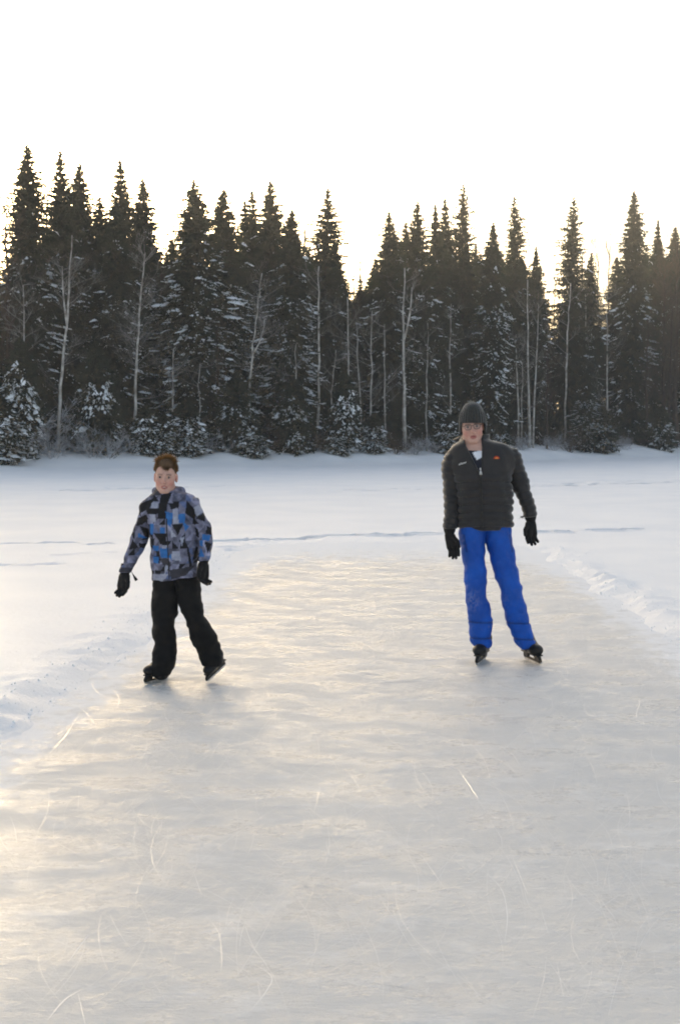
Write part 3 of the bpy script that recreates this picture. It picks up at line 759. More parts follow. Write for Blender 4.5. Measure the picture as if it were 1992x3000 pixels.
# ------------------------------------------------------------------ solid modelling for the skaters
def surface_nets(vol, xs, ys, zs):
    """vertices and quads of the zero surface of a sampled distance field"""
    nx, ny, nz = vol.shape
    ax = (np.asarray(xs), np.asarray(ys), np.asarray(zs))
    acc = np.zeros((nx - 1, ny - 1, nz - 1, 3)); cnt = np.zeros((nx - 1, ny - 1, nz - 1), np.int16)
    s = vol < 0; quads = []
    edges = []
    for a in range(3):
        lo = [slice(None)] * 3; hi = [slice(None)] * 3
        lo[a] = slice(0, -1); hi[a] = slice(1, None)
        v0, v1 = vol[tuple(lo)], vol[tuple(hi)]
        I = np.argwhere(s[tuple(lo)] != s[tuple(hi)])
        if not len(I): continue
        A = v0[tuple(I.T)]; B = v1[tuple(I.T)]; t = A / (A - B)
        p = np.stack([ax[k][I[:, k]] for k in range(3)], -1).astype(float)
        p[:, a] += t * (ax[a][I[:, a] + 1] - ax[a][I[:, a]])
        o1, o2 = [k for k in range(3) if k != a]
        for d1 in (0, 1):
            for d2 in (0, 1):
                J = I.copy(); J[:, o1] -= d1; J[:, o2] -= d2
                ok = (J >= 0).all(1) & (J < np.array([nx - 1, ny - 1, nz - 1])).all(1)
                np.add.at(acc, tuple(J[ok].T), p[ok]); np.add.at(cnt, tuple(J[ok].T), 1)
        edges.append((a, o1, o2, I, A < 0))
    idx = -np.ones(cnt.shape, np.int64); m = cnt > 0
    idx[m] = np.arange(m.sum()); V = acc[m] / cnt[m][:, None]
    for a, o1, o2, I, neg in edges:
        ok = (I[:, o1] > 0) & (I[:, o2] > 0) & (I[:, o1] < vol.shape[o1] - 1) & (I[:, o2] < vol.shape[o2] - 1)
        I, n = I[ok], neg[ok]
        def g(d1, d2):
            J = I.copy(); J[:, o1] -= d1; J[:, o2] -= d2; return idx[tuple(J.T)]
        q = np.stack([g(1, 1), g(0, 1), g(0, 0), g(1, 0)], -1)
        flip = n if a != 1 else ~n
        q[~flip] = q[~flip][:, ::-1]
        quads.append(q)
    return V, np.concatenate(quads)

def smin(a, b, k): 
    h = np.clip(0.5 + 0.5 * (b - a) / k, 0, 1)
    return b * (1 - h) + a * h - k * h * (1 - h)
def smax(a, b, k): return -smin(-a, -b, k)
def capsule(G, a, b, ra, rb=None):
    rb = ra if rb is None else rb
    a = np.asarray(a, float); d = np.asarray(b, float) - a
    q = [G[i] - a[i] for i in range(3)]
    t = np.clip((q[0] * d[0] + q[1] * d[1] + q[2] * d[2]) / max(1e-9, (d * d).sum()), 0, 1)
    return np.sqrt(sum((q[i] - t * d[i]) ** 2 for i in range(3))) - (ra + (rb - ra) * t)
def ellipsoid(G, c, r):
    q = sum(((G[i] - c[i]) / r[i]) ** 2 for i in range(3))
    return (np.sqrt(q) - 1) * min(r)
def catmull(x, Y, n=160):
    """smooth resampling of rows of station values"""
    x = np.asarray(x, float); Y = np.asarray(Y, float); o = np.argsort(x); x, Y = x[o], Y[o]
    t = np.linspace(x[0], x[-1], n); i = np.clip(np.searchsorted(x, t, 'right') - 1, 0, len(x) - 2)
    sl = np.zeros_like(Y); sl[1:-1] = (Y[2:] - Y[:-2]) / (x[2:] - x[:-2])[:, None]; sl[0] = (Y[1] - Y[0]) / (x[1] - x[0]); sl[-1] = (Y[-1] - Y[-2]) / (x[-1] - x[-2])
    h = (x[i + 1] - x[i]); u = ((t - x[i]) / h)[:, None]; h = h[:, None]
    return t, (2*u**3-3*u**2+1)*Y[i] + (u**3-2*u**2+u)*h*sl[i] + (-2*u**3+3*u**2)*Y[i+1] + (u**3-u**2)*h*sl[i+1]
def loft(G, st, n=2.4, cap=0.012):
    """solid through level cross sections: rows of (z, x left, x right, y centre, half depth)"""
    X, Y, Z = G
    t, S = catmull([r[0] for r in st], [r[1:] for r in st])
    z1 = Z[0, 0, :]
    xl, xr, yc, hd = [np.interp(z1, t, S[:, k]) for k in range(4)]
    xc, hw = (xl + xr) / 2, np.maximum((xr - xl) / 2, 0.004); hd = np.maximum(hd, 0.004)
    q = (np.abs((X - xc) / hw) ** n + np.abs((Y - yc) / hd) ** n) ** (1 / n)
    d = (q - 1) * np.minimum(hw, hd)
    return smax(d, np.maximum(Z - t[-1], t[0] - Z), cap)
def grid(xs, ys, zs): return np.meshgrid(xs, ys, zs, indexing='ij')
def solid(name, vol, xs, ys, zs, m, parent, color=None):
    V, Q = surface_nets(vol, xs, ys, zs)
    me = mesh(name, V, Q, m, True)
    if color is not None: set_colors(me, color(V))
    return link(name, me, parent)
def inside(poly, x, z):
    r = np.zeros(x.shape, bool); n = len(poly)
    for i in range(n):
        (x0, z0), (x1, z1) = poly[i], poly[(i + 1) % n]
        c = (z0 > z) != (z1 > z)
        r ^= c & (x < (x1 - x0) * (z - z0) / ((z1 - z0) + 1e-12) + x0)
    return r
def nmean(me):
    a = np.empty(len(me.vertices) * 3); me.vertices.foreach_get('normal', a) if hasattr(me.vertices[0], 'normal') else None
    return a.reshape(-1, 3)

M['skin'] = mat('skin', (0.55, 0.36, 0.28), 0.55, attr='tint', vary=(60, (0.93, 0.90, 0.89)), spec=0.35)
M['jacket_dark'] = mat('charcoal_quilted_nylon', (0.027, 0.0245, 0.0245), 0.6, bump=(55, 0.35, 0.01), vary=(14, (0.020, 0.019, 0.020)), spec=0.3, sheen=0.4)
M['jacket_print'] = mat('printed_ski_jacket_cloth', (0.2, 0.2, 0.25), 0.75, attr='tint', vary=(45, (0.78, 0.78, 0.84)), bump=(38, 0.4, 0.012), spec=0.25)
M['blue_cloth'] = mat('blue_ski_trouser_cloth', (0.006, 0.072, 0.42), 0.65, bump=(26, 0.6, 0.02), vary=(7, (0.80, 0.72, 0.76)), spec=0.3, attr='tint')
M['black_cloth'] = mat('black_ski_trouser_cloth', (0.007, 0.007, 0.0075), 0.8, bump=(24, 0.5, 0.018), vary=(9, (0.010, 0.010, 0.0105)), spec=0.18)
M['glove'] = mat('black_glove_cloth', (0.006, 0.006, 0.0065), 0.75, bump=(90, 0.5, 0.008), spec=0.3)
M['knit'] = mat('dark_knitted_wool', (0.030, 0.031, 0.030), 0.95, vary=(160, (0.055, 0.055, 0.052)), bump=(220, 0.6, 0.006), spec=0.1, sheen=0.6)
M['hair'] = mat('brown_hair', (0.125, 0.080, 0.045), 0.55, vary=(45, (0.17, 0.10, 0.055)), spec=0.4, translucent=0.35)
M['hair_backlit'] = mat('backlit_brown_hair_tufts', (0.165, 0.108, 0.062), 0.5, vary=(40, (0.080, 0.052, 0.031)), spec=0.4, translucent=0.55)  # tuft brown lightened to carry the backlit rim of the hair
M['boot'] = mat('black_skate_leather', (0.008, 0.008, 0.009), 0.45, vary=(30, (0.014, 0.014, 0.015)), spec=0.25)
M['holder'] = mat('dark_blade_holder', (0.016, 0.015, 0.014), 0.5, spec=0.3)
M['steel'] = mat('worn_blade_steel', (0.78, 0.78, 0.79), 0.35, metal=0.8, vary=(40, (0.42, 0.42, 0.43)))
M['metal_pull'] = mat('zip_puller_metal', (0.62, 0.60, 0.57), 0.4, metal=0.6)
M['zip'] = mat('black_zip_tape', (0.006, 0.006, 0.006), 0.6)
M['white_cloth'] = mat('white_shirt_cloth', (0.72, 0.73, 0.78), 0.8)
M['navy_cloth'] = mat('dark_navy_shirt_cloth', (0.012, 0.013, 0.022), 0.8)
M['red_print'] = mat('red_emblem', (0.42, 0.035, 0.012), 0.6)
M['orange_print'] = mat('orange_emblem', (0.80, 0.22, 0.03), 0.6)
M['white_print'] = mat('white_lettering', (0.7, 0.7, 0.7), 0.6)
M['frame'] = mat('dark_spectacle_frame', (0.012, 0.010, 0.012), 0.35)
M['eye'] = mat('eye_white', (0.40, 0.35, 0.33), 0.3)
M['iris'] = mat('iris', (0.05, 0.045, 0.04), 0.2)
M['tooth'] = mat('teeth', (0.68, 0.64, 0.56), 0.35)
M['pale_lace'] = mat('grey_lace', (0.5, 0.49, 0.46), 0.8)
def glass_mat():
    m = bpy.data.materials.new('spectacle_glass'); m.use_nodes = True; nt = m.node_tree
    for n in list(nt.nodes): nt.nodes.remove(n)
    o = nt.nodes.new('ShaderNodeOutputMaterial'); t = nt.nodes.new('ShaderNodeBsdfTransparent'); g = nt.nodes.new('ShaderNodeBsdfGlossy'); x = nt.nodes.new('ShaderNodeMixShader')
    t.inputs[0].default_value = (0.88, 0.88, 0.90, 1); g.inputs['Roughness'].default_value = 0.05; x.inputs[0].default_value = 0.06
    nt.links.new(t.outputs[0], x.inputs[1]); nt.links.new(g.outputs[0], x.inputs[2]); nt.links.new(x.outputs[0], o.inputs['Surface'])
    return m
M['glass'] = glass_mat()

def head_sdf(G, o, k, yaw, roll, pitch, mouth):
    """head and neck field in person space; o = point between the eyes, k = size"""
    Rm = (Matrix.Rotation(yaw, 3, 'Z') @ Matrix.Rotation(roll, 3, 'Y') @ Matrix.Rotation(pitch, 3, 'X'))
    Ri = np.array(Rm.inverted())
    q = [G[i] - o[i] for i in range(3)]
    x, y, z = [(Ri[i][0] * q[0] + Ri[i][1] * q[1] + Ri[i][2] * q[2]) / k for i in range(3)]
    y = y - 0.075                                            # eyes sit on the front
    H = [x, y, z]; A = np.abs(x); S = [A, y, z]
    d = ellipsoid(H, (0, .012, .035), (.074, .094, .086))
    d = smin(d, ellipsoid(H, (0, -.018, -.040), (.064, .070, .080)), .03)
    d = smin(d, ellipsoid(S, (.040, -.045, -.030), (.028, .032, .034)), .02)
    d = smin(d, capsule(S, (.052, .0, -.07), (.018, -.062, -.103), .018, .017), .025)
    d = smin(d, ellipsoid(H, (0, -.066, -.102), (.022, .020, .017)), .018)
    d = smin(d, capsule(S, (.010, -.081, .019), (.046, -.070, .016), .009, .008), .012)
    d = smax(d, -ellipsoid(S, (.031, -.094, -.001), (.019, .014, .0095)), .010)
    d = smin(d, capsule(H, (0, -.084, .004), (0, -.104, -.036), .0075, .0115), .010)
    d = smin(d, ellipsoid(S, (.011, -.093, -.040), (.008, .010, .007)), .006)
    d = smin(d, capsule(S, (.014, -.0815, .0018), (.044, -.074, .0016), .0055, .005), .004)     # lids
    d = smin(d, capsule(S, (.016, -.081, -.0062), (.042, -.074, -.0056), .0050, .005), .004)
    d = smin(d, capsule(S, (0, -.0885, -.0655), (.020, -.080, -.0675), .0055, .004), .006)
    d = smin(d, capsule(S, (0, -.0865, -.0655 - .014 - mouth), (.018, -.079, -.0735 - mouth * .5), .0065, .004), .006)
    d = smax(d, -ellipsoid(H, (0, -.090, -.0715 - mouth * .5), (.017, .012, .0022 + mouth * .55)), .003)
    d = smin(d, smax(ellipsoid(S, (.078, .016, -.010), (.012, .022, .034)), -ellipsoid(S, (.088, .008, -.008), (.008, .012, .020)), .004), .006)
    return d * k, H, Rm
def skin_colors(H):
    """painted complexion, from head-frame coordinates"""
    x, y, z = H; A = np.abs(x); c = np.tile(np.array([.56, .345, .275]), (len(x), 1))
    def lay(w, rgb): 
        nonlocal c
        w = np.clip(w, 0, 1)[:, None]; c = c * (1 - w) + np.array(rgb) * w
    g = lambda cx, cy, cz, r: np.exp(-(((A - cx) ** 2 + (y - cy) ** 2 + (z - cz) ** 2) / r ** 2))
    lay(g(.045, -.065, -.045, .028) * 0.75, (.56, .22, .18))
    lay(g(.0, -.105, -.036, .016) * 0.6, (.56, .24, .19))
    lay(g(.080, .012, -.01, .03) * 0.7, (.52, .20, .16))
    lay(g(.031, -.085, .0, .015) * 0.45, (.30, .17, .14))
    lay(np.exp(-((A - .031) / .017) ** 2 - ((z - .001) / .0055) ** 2) * (y < -.05) * 0.55, (.13, .075, .055))
    lip = (np.abs(z + .074) < .0145 - .009 * (A / .024) ** 2) & (A < .023) & (y < -.06)
    lay(lip * 0.85, (.40, .13, .12))
    brow = np.exp(-((z - .0150 - .004 * np.sin(A * 60)) / .0045) ** 2) * ((A > .012) & (A < .050) & (y < -.05))
    lay(brow * 0.75, (.09, .055, .035))
    return c
def eyes(parent, o, k, Rm):
    for sx in (-1, 1):
        c = Vector(o) + Rm @ (Vector((.031 * sx, .075 - .0735, -.0015)) * k)
        g = Geo(); 
        n1, n2, r = 8, 12, .0115 * k
        vs = []; fs = []
        for i in range(n1 + 1):
            for j in range(n2):
                a, b = math.pi * i / n1, 2 * math.pi * j / n2
                vs.append(tuple(c + Rm @ Vector((r * math.sin(a) * math.cos(b), -r * math.cos(a), r * math.sin(a) * math.sin(b)))))
        for i in range(n1):
            for j in range(n2): fs.append((i * n2 + j, i * n2 + (j + 1) % n2, (i + 1) * n2 + (j + 1) % n2, (i + 1) * n2 + j))
        me = mesh('eye', vs, fs, [M['eye'], M['iris']], True)
        for p in me.polygons: p.material_index = 1 if p.index < n2 * 2 else 0
        link('eye', me, parent)

def glove(parent, wrist, d, w, n, size, curl, spread, thumb_side, elbow, cuff_r, cuff_len):
    """five fingered ski glove: d towards the fingertips, w across towards the thumb, n out of the palm"""
    wrist = Vector(wrist); d = Vector(d).normalized(); w = (Vector(w) - d * Vector(w).dot(d)).normalized(); n = d.cross(w) * thumb_side
    T = lambda a, b, c: tuple(wrist + (d * a + w * b + n * c) * size)
    lo = [min(wrist[i] - .12 * size, wrist[i] + d[i] * .24 * size - .1) for i in range(3)]; hi = [max(wrist[i] + .12 * size, wrist[i] + d[i] * .24 * size + .1) for i in range(3)]
    st = .0042
    xs, ys, zs = [np.arange(lo[i], hi[i], st) for i in range(3)]
    G = grid(xs, ys, zs)
    f = capsule(G, T(.015, .010, 0), T(.075, .016, .002), .030 * size, .028 * size)
    f = smin(f, capsule(G, T(.015, -.010, 0), T(.072, -.022, .004), .028 * size, .025 * size), .012)
    L_ = (.072, .082, .078, .062)
    for i in range(4):
        b = .030 - .0205 * i; fan = (1.5 - i) * spread
        p0 = (.078 - .003 * abs(i - 1.2), b, .002)
        a1 = curl * 0.55; l1 = L_[i] * .5
        p1 = (p0[0] + l1 * math.cos(a1), p0[1] + l1 * fan, p0[2] + l1 * math.sin(a1))
        a2 = curl * (1.35 + .08 * i); l2 = L_[i] * .5
        p2 = (p1[0] + l2 * math.cos(a2), p1[1] + l2 * fan, p1[2] + l2 * math.sin(a2))
        fi = np.minimum(capsule(G, T(*p0), T(*p1), .0125 * size, .0115 * size), capsule(G, T(*p1), T(*p2), .0115 * size, .0098 * size))
        f = smin(f, fi, .005)
    th = np.minimum(capsule(G, T(.020, .030, .008), T(.052, .058, .022), .016 * size, .0135 * size), capsule(G, T(.052, .058, .022), T(.088, .064, .034), .0135 * size, .011 * size))
    f = smin(f, th, .010)
    o = solid('glove', f, xs, ys, zs, M['glove'], parent)
    el = Vector(elbow); up = (el - wrist).normalized()
    g = Geo(); pts = [wrist + up * (cuff_len * t) - up * .01 for t in (0, .12, .25, .4, .55, .8, .92, 1)]
    g.tube(pts, [cuff_r * q for q in (.80, .82, .78, .92, 1.0, 1.08, 1.12, 1.02)], 20)
    link('cuff', g.mesh('cuff', M['glove'], True), o)
    return o

def skate(parent, rear, front, shaft_top, size, shaft_r, lean=0.0, holes=False):
    """hockey skate: boot > holder, blade, lace; rear and front are the ends of the runner in person space"""
    rear, front = Vector(rear), Vector(front)
    c = (rear + front) / 2; d = (front - rear).normalized()
    side = d.cross(Vector((0, 0, 1))).normalized(); up = side.cross(d).normalized()
    up = (up + side * lean).normalized(); side = d.cross(up).normalized()
    T = lambda a, b, h: c + (d * a + side * b + up * h) * size
    st = .005; ext = .30
    xs, ys, zs = [np.arange(c[0] - ext * .8, c[0] + ext * .8, st), np.arange(c[1] - ext * .8, c[1] + ext * .8, st), np.arange(c[2] - .02, c[2] + .34, st)]
    G = grid(xs, ys, zs)
    P_ = [G[0] - c[0], G[1] - c[1], G[2] - c[2]]
    q = [sum(P_[i] * v[i] for i in range(3)) / size for v in (d, side, up)]
    f = ellipsoid(q, (.090, 0, .105), (.062, .047, .037))                      # toe cap
    f = smin(f, capsule(q, (.085, 0, .102), (-.02, 0, .112), .040, .043), .02)
    f = smin(f, capsule(q, (-.075, 0, .102), (-.075, 0, .16), .037, .038), .03)
    f = smin(f, capsule(q, (.03, 0, .128), (-.045, 0, .185), .033, .041), .03)
    f = smax(f, .072 - q[2], .006)                                             # flat sole
    f = f * size
    f = smin(f, capsule(G, tuple(T(-.055, 0, .17)), tuple(shaft_top), .042 * size, shaft_r), .03)
    boot = solid('ice_skate', f, xs, ys, zs, M['boot'], parent)
    g = Geo()
    def slab(pts, half):                                                       # flat side profile with thickness
        n = len(pts)
        vs = [tuple(T(a, -half, h)) for a, h in pts] + [tuple(T(a, half, h)) for a, h in pts]
        g.add(vs, [tuple(range(n))[::-1], tuple(range(n, 2 * n))] + [(i, (i + 1) % n, n + (i + 1) % n, n + i) for i in range(n)])
    slab([(-.135, .074), (.135, .074), (.14, .066), (-.14, .066)], .026)
    slab([(-.125, .068), (-.045, .068), (-.065, .034), (-.085, .026), (-.125, .026), (-.135, .034)], .011)
    slab([(.045, .068), (.130, .068), (.150, .040), (.148, .026), (.095, .026), (.07, .034)], .011)
    slab([(-.14, .034), (.152, .034), (.150, .019), (-.14, .019)], .0065)
    link('holder', g.mesh('holder', M['holder']), boot)
    g = Geo(); slab([(-.150, .022), (-.152, .010), (-.135, .001), (-.05, 0), (.08, 0), (.135, .004), (.158, .018), (.158, .024)], .0022)
    link('blade', g.mesh('blade', M['steel']), boot)
    g = Geo()
    for i in range(5):
        a = .052 - .020 * i; h = .143 + .011 * i
        g.tube([T(a, -.026, h), T(a + .004, 0, h + .010), T(a, .026, h)], [.0028] * 3, 5)
    link('lace', g.mesh('lace', M['pale_lace']), boot)
    return boot

class Figure:
    def __init__(s, u0, v0, label, sx, sy, scale):
        s.o = on_ground(u0, v0); s.sx, s.sy, s.k = sx, sy, scale
        s.root = link('person', None, loc=s.o); tag(s.root, label, 'person')
    def src(s, X, Y): return s.sx + X / s.k, s.sy + Y / s.k
    def at(s, X, Y, y=0.0):
        """zoomed picture position -> person space at depth y behind the standing plane"""
        u, v = s.src(X, Y); return at_depth(u, v, s.o.y + y) - s.o
    def ground(s, X, Y):
        u, v = s.src(X, Y); return on_ground(u, v) - s.o
    def st(s, rows):
        """(Y, X left, X right, y centre, half depth) -> loft stations"""
        out = []
        for Y, a, b, yc, hd in rows:
            A, B = s.at(a, Y, yc), s.at(b, Y, yc); out.append(((A.z + B.z) / 2, A.x, B.x, yc, hd))
        return out
    def poly(s, pts, y=0.0): return [(p.x, p.z) for p in (s.at(X, Y, y) for X, Y in pts)]

def wrinkle(G, amp, seed, fx=18, fz=26):
    X, Y, Z = G
    return amp * (np.sin(Z * fz + 3 * np.sin(X * fx + seed) + 2.2 * np.sin(Y * 15 + seed * 2)) * 0.6 + np.sin(Z * fz * 2.1 - X * fx * 1.4 + Y * 21 + seed) * 0.4)

# ------------------------------------------------------------------ the man in the blue trousers
def build_man():
    S = Figure(1487, 1940, 'man in dark quilted jacket, knitted hat and blue trousers gliding on ice skates', 1230, 1150, 2.779)
    root = S.root
    torso = S.st([(350, 405, 490, -.02, .045), (378, 345, 545, -.025, .075), (400, 300, 640, -.03, .095), (425, 262, 720, -.03, .112), (460, 232, 772, -.03, .128), (520, 215, 800, -.03, .140), (600, 225, 790, -.03, .150),
                  (680, 262, 745, -.028, .152), (750, 290, 738, -.025, .150), (850, 298, 748, -.02, .150), (950, 300, 746, -.012, .152), (1050, 298, 750, -.005, .152), (1085, 300, 748, 0, .146), (1103, 306, 742, 0, .138)])
    armL = S.st([(470, 225, 330, -.01, .075), (520, 200, 335, -.01, .085), (600, 174, 318, 0, .088), (700, 181, 318, .005, .082), (800, 190, 320, .005, .078), (900, 196, 317, -.005, .074), (1000, 193, 312, -.02, .070), (1080, 188, 304, -.035, .064), (1105, 188, 298, -.04, .060)])
    armR = S.st([(455, 700, 790, -.01, .075), (520, 706, 822, -.01, .085), (620, 715, 852, 0, .088), (710, 726, 883, .005, .083), (780, 752, 897, .005, .078), (850, 789, 914, 0, .075), (930, 820, 940, -.01, .071), (1000, 843, 951, -.02, .066), (1012, 848, 952, -.022, .062)])
    legL = S.st([(1085, 318, 545, .0, .13), (1150, 316, 540, .005, .125), (1215, 322, 528, .005, .118), (1300, 338, 530, 0, .108), (1400, 349, 531, -.01, .100), (1500, 359, 543, -.02, .092), (1580, 364, 536, -.025, .086), (1625, 373, 535, -.02, .082),
                 (1700, 377, 560, -.01, .080), (1800, 384, 579, 0, .082), (1862, 388, 588, 0, .086), (1875, 390, 586, 0, .083), (1950, 399, 586, 0, .088), (2000, 403, 586, 0, .090), (2045, 416, 584, 0, .090), (2068, 430, 578, 0, .086)])
    legR = S.st([(1085, 505, 738, .0, .13), (1150, 520, 742, .005, .125), (1215, 534, 752, .005, .118), (1300, 554, 770, 0, .108), (1400, 584, 787, -.01, .100), (1500, 610, 804, -.02, .092), (1580, 641, 823, -.025, .086), (1620, 652, 826, -.02, .083),
                 (1700, 668, 853, -.01, .080), (1800, 684, 882, 0, .082), (1862, 696, 894, 0, .086), (1875, 700, 894, 0, .083), (1950, 738, 919, 0, .088), (2000, 756, 932, 0, .090), (2050, 776, 943, 0, .090), (2078, 790, 935, 0, .085)])
    # jacket
    xs, ys, zs = np.arange(-.56, .34, .0065), np.arange(-.24, .24, .0075), np.arange(.80, 1.66, .0065)
    G = grid(xs, ys, zs); X, Y, Z = G
    tor = loft(G, torso, 2.3, .02)
    zq = Z + .012 * np.sin(X * 9) + .02 * np.abs(X + .14) * 0.3
    quilt = lambda z, per: np.abs(np.sin(np.pi * z / per)) ** 0.6
    tor = tor + .009 - .014 * quilt(zq, .054) * sstep(1.40, 1.30, Z) - .004
    aL, aR = loft(G, armL, 2.2, .012), loft(G, armR, 2.2, .012)
    aL = aL + .006 - .009 * quilt(Z + .12 * X, .050); aR = aR + .006 - .009 * quilt(Z - .25 * X, .050)
    j = smin(smin(tor, aL, .003), aR, .005) + wrinkle(G, .0035, 1)
    nk = S.at(447, 380, .0)
    collar = np.maximum(np.abs(np.sqrt(((X - nk.x) / 1.08) ** 2 + (Y - .0) ** 2) - .083) - .013, np.maximum(Z - nk.z - .028 - .10 * (X - nk.x), nk.z - .12 - Z))
    j = smin(j, collar, .03)
    V = S.poly([(372, 330), (512, 330), (516, 470), (497, 655), (482, 655), (430, 540), (380, 440)], -.15)
    cx = [p[0] for p in V]
    # signed distance to the open front
    def wedge(P_):
        dist = np.full(X.shape, -1e9); n = len(P_); ar = sum(P_[i][0] * P_[(i + 1) % n][1] - P_[(i + 1) % n][0] * P_[i][1] for i in range(n))
        for i in range(n):
            (x0, z0), (x1, z1) = P_[i], P_[(i + 1) % n]; l = math.hypot(x1 - x0, z1 - z0); sg = 1 if ar < 0 else -1
            dist = np.maximum(dist, sg * -((x1 - x0) * (Z - z0) - (z1 - z0) * (X - x0)) / l * -1) if False else np.maximum(dist, (1 if ar > 0 else -1) * ((z1 - z0) * (X - x0) - (x1 - x0) * (Z - z0)) / l)
        return dist
    wd = wedge([V[0], V[1], V[3], V[4], V[6]])
    carve = np.where(Y < .0, wd, 1.0)
    base_t = j
    j = base_t + .034 * sstep(.004, -.006, carve)
    j = smax(j, -capsule(G, (nk.x, .0, nk.z - .05), (nk.x - .005, .0, nk.z + .2), .066, .075), .008)
    jk = solid('jacket', j, xs, ys, zs, M['jacket_dark'], root)
    # shirt in the opening
    sh = smax(base_t + .016, wd - .02, .004); sh = smax(sh, Y - .02, .004); sh = smax(sh, -(base_t + .05), .004)
    sh = smax(sh, Z - (nk.z - .062) - .25 * (Y + .06), .006)
    wp = S.poly([(425, 488), (508, 466), (503, 528), (462, 552)], -.15)
    def shirt_col(v):
        c = np.tile(np.array([.012, .013, .024]), (len(v), 1)); c[inside(wp, v[:, 0], v[:, 2])] = (.74, .76, .82); return c
    M['shirt'] = mat('shirt_cloth', (0.1, 0.1, 0.1), 0.8, attr='tint')
    solid('shirt', sh, xs, ys, zs, M['shirt'], root, shirt_col)
    # zip, puller
    dep = lambda x, z: surf_y(base_t, xs, ys, zs, x, z)
    g = Geo(); pts = []
    for t in range(15):
        p = S.at(491 + 14 * t / 14, 655 + (1100 - 655) * t / 14, -.15); y = dep(p.x, p.z); q = S.at(491 + 14 * t / 14, 655 + (1100 - 655) * t / 14, y); pts.append(Vector((q.x, y + .001, q.z)))
    g.tube(pts, [.0085] * 15, 6); z_ = link('zip', g.mesh('zip', M['zip'], True), jk)
    g = Geo(); p = S.at(489, 640, -.17); y = pts[0].y
    g.tube([Vector((p.x, y - .008, p.z + .024)), Vector((p.x, y - .010, p.z + .012)), Vector((p.x, y - .010, p.z + .006))], [.004, .007, .004], 8)
    g.tube([Vector((p.x + .001, y - .011, p.z + .005)), Vector((p.x + .002, y - .011, p.z - .008)), Vector((p.x + .003, y - .010, p.z - .024))], [.004, .009, .011], 8)
    link('zip_puller', g.mesh('zip_puller', M['metal_pull'], True), jk)
    # chest lettering and half round emblem
    def put_flat(name, polys, X0, Y0, m, off):
        g = Geo()
        for poly in polys:
            vs = []
            for (a, b) in poly:
                p = S.at(a, b, -.17); y = dep(p.x, p.z); p = S.at(a, b, y); vs.append((p.x, y - off, p.z))
            g.add(vs, [tuple(range(len(vs)))])
        return link(name, g.mesh(name, m), jk)
    arc = lambda cx, cy, r, a0, a1, n=12: [(cx + r * math.cos(math.radians(a0 + (a1 - a0) * i / n)), cy - r * math.sin(math.radians(a0 + (a1 - a0) * i / n)) * .95) for i in range(n + 1)]
    em = put_flat('emblem', [arc(622, 540, 25, 0, 180)], 0, 0, M['red_print'], .004)
    put_flat('emblem_centre', [arc(622, 539, 14, 0, 180)], 0, 0, M['orange_print'], .006)
    cu = bpy.data.curves.new('lettering', 'FONT'); cu.body = 'ellesse'; cu.size = 1; cu.shear = 0.3; cu.extrude = 0.0; cu.offset = 0.012
    tmp = bpy.data.objects.new('lettering', cu); COL.objects.link(tmp)
    bpy.context.view_layer.update()
    me = bpy.data.meshes.new_from_object(tmp.evaluated_get(bpy.context.evaluated_depsgraph_get())); bpy.data.objects.remove(tmp)
    a, b = S.at(316, 594, -.17), S.at(377, 574, -.17)
    wmax = max(v.co.x for v in me.vertices); sc_ = (b.x - a.x) / wmax
    for v in me.vertices:
        x = a.x + v.co.x * sc_; z = a.z + v.co.x / wmax * (b.z - a.z) + v.co.y * sc_ * 1.05
        v.co = (x, dep(x, z) - .004, z)
    me.materials.clear(); me.materials.append(M['white_print'])
    link('lettering', me, jk)
    # hood behind the neck
    hc = S.at(318, 385, .06); hx, hy, hz = np.arange(-.46, .06, .006), np.arange(-.06, .18, .006), np.arange(1.36, 1.70, .006)
    GH = grid(hx, hy, hz); hr = S.at(520, 380, .08); hm = S.at(420, 385, .1)
    hood = smin(capsule(GH, tuple(hc + Vector((.008, .0, .008))), tuple(hm), .020, .028), capsule(GH, tuple(hm), tuple(hr), .028, .018), .02)
    hood = smin(hood, ellipsoid(GH, tuple(hc), (.045, .05, .014)), .015)
    solid('hood', hood, hx, hy, hz, M['zip'], jk)
    # trousers
    xs2, ys2, zs2 = np.arange(-.46, .26, .007), np.arange(-.20, .20, .0075), np.arange(.06, 1.03, .007)
    G2 = grid(xs2, ys2, zs2)
    a, b = loft(G2, legL, 2.2, .01), loft(G2, legR, 2.2, .01)
    tr = smin(a, b, .010) + wrinkle(G2, .0055, 4, 14, 20) * sstep(.95, .6, G2[2]) + wrinkle(G2, .0042, 7, 26, 40)
    seam = S.at(480, 1866, 0).z; hem = S.at(480, 1995, 0).z
    for zz in (seam, hem): tr = tr + .006 * np.exp(-((G2[2] + .02 * G2[0] - zz) / .007) ** 2)
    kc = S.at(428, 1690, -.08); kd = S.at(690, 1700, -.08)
    def blue(v):
        c = np.tile(np.array([.004, .095, .50]), (len(v), 1))
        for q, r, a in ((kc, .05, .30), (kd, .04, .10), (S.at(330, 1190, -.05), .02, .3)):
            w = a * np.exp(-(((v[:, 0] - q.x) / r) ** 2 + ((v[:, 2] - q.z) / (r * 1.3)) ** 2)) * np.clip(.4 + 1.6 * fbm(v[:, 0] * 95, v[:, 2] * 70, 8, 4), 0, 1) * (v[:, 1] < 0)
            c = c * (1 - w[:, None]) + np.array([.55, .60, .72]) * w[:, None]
        for zz in (seam, hem):
            w = .6 * np.exp(-((v[:, 2] + .02 * v[:, 0] - zz) / .006) ** 2); c = c * (1 - w[:, None])          # seam and hem lines; their groove shade is put into the colour
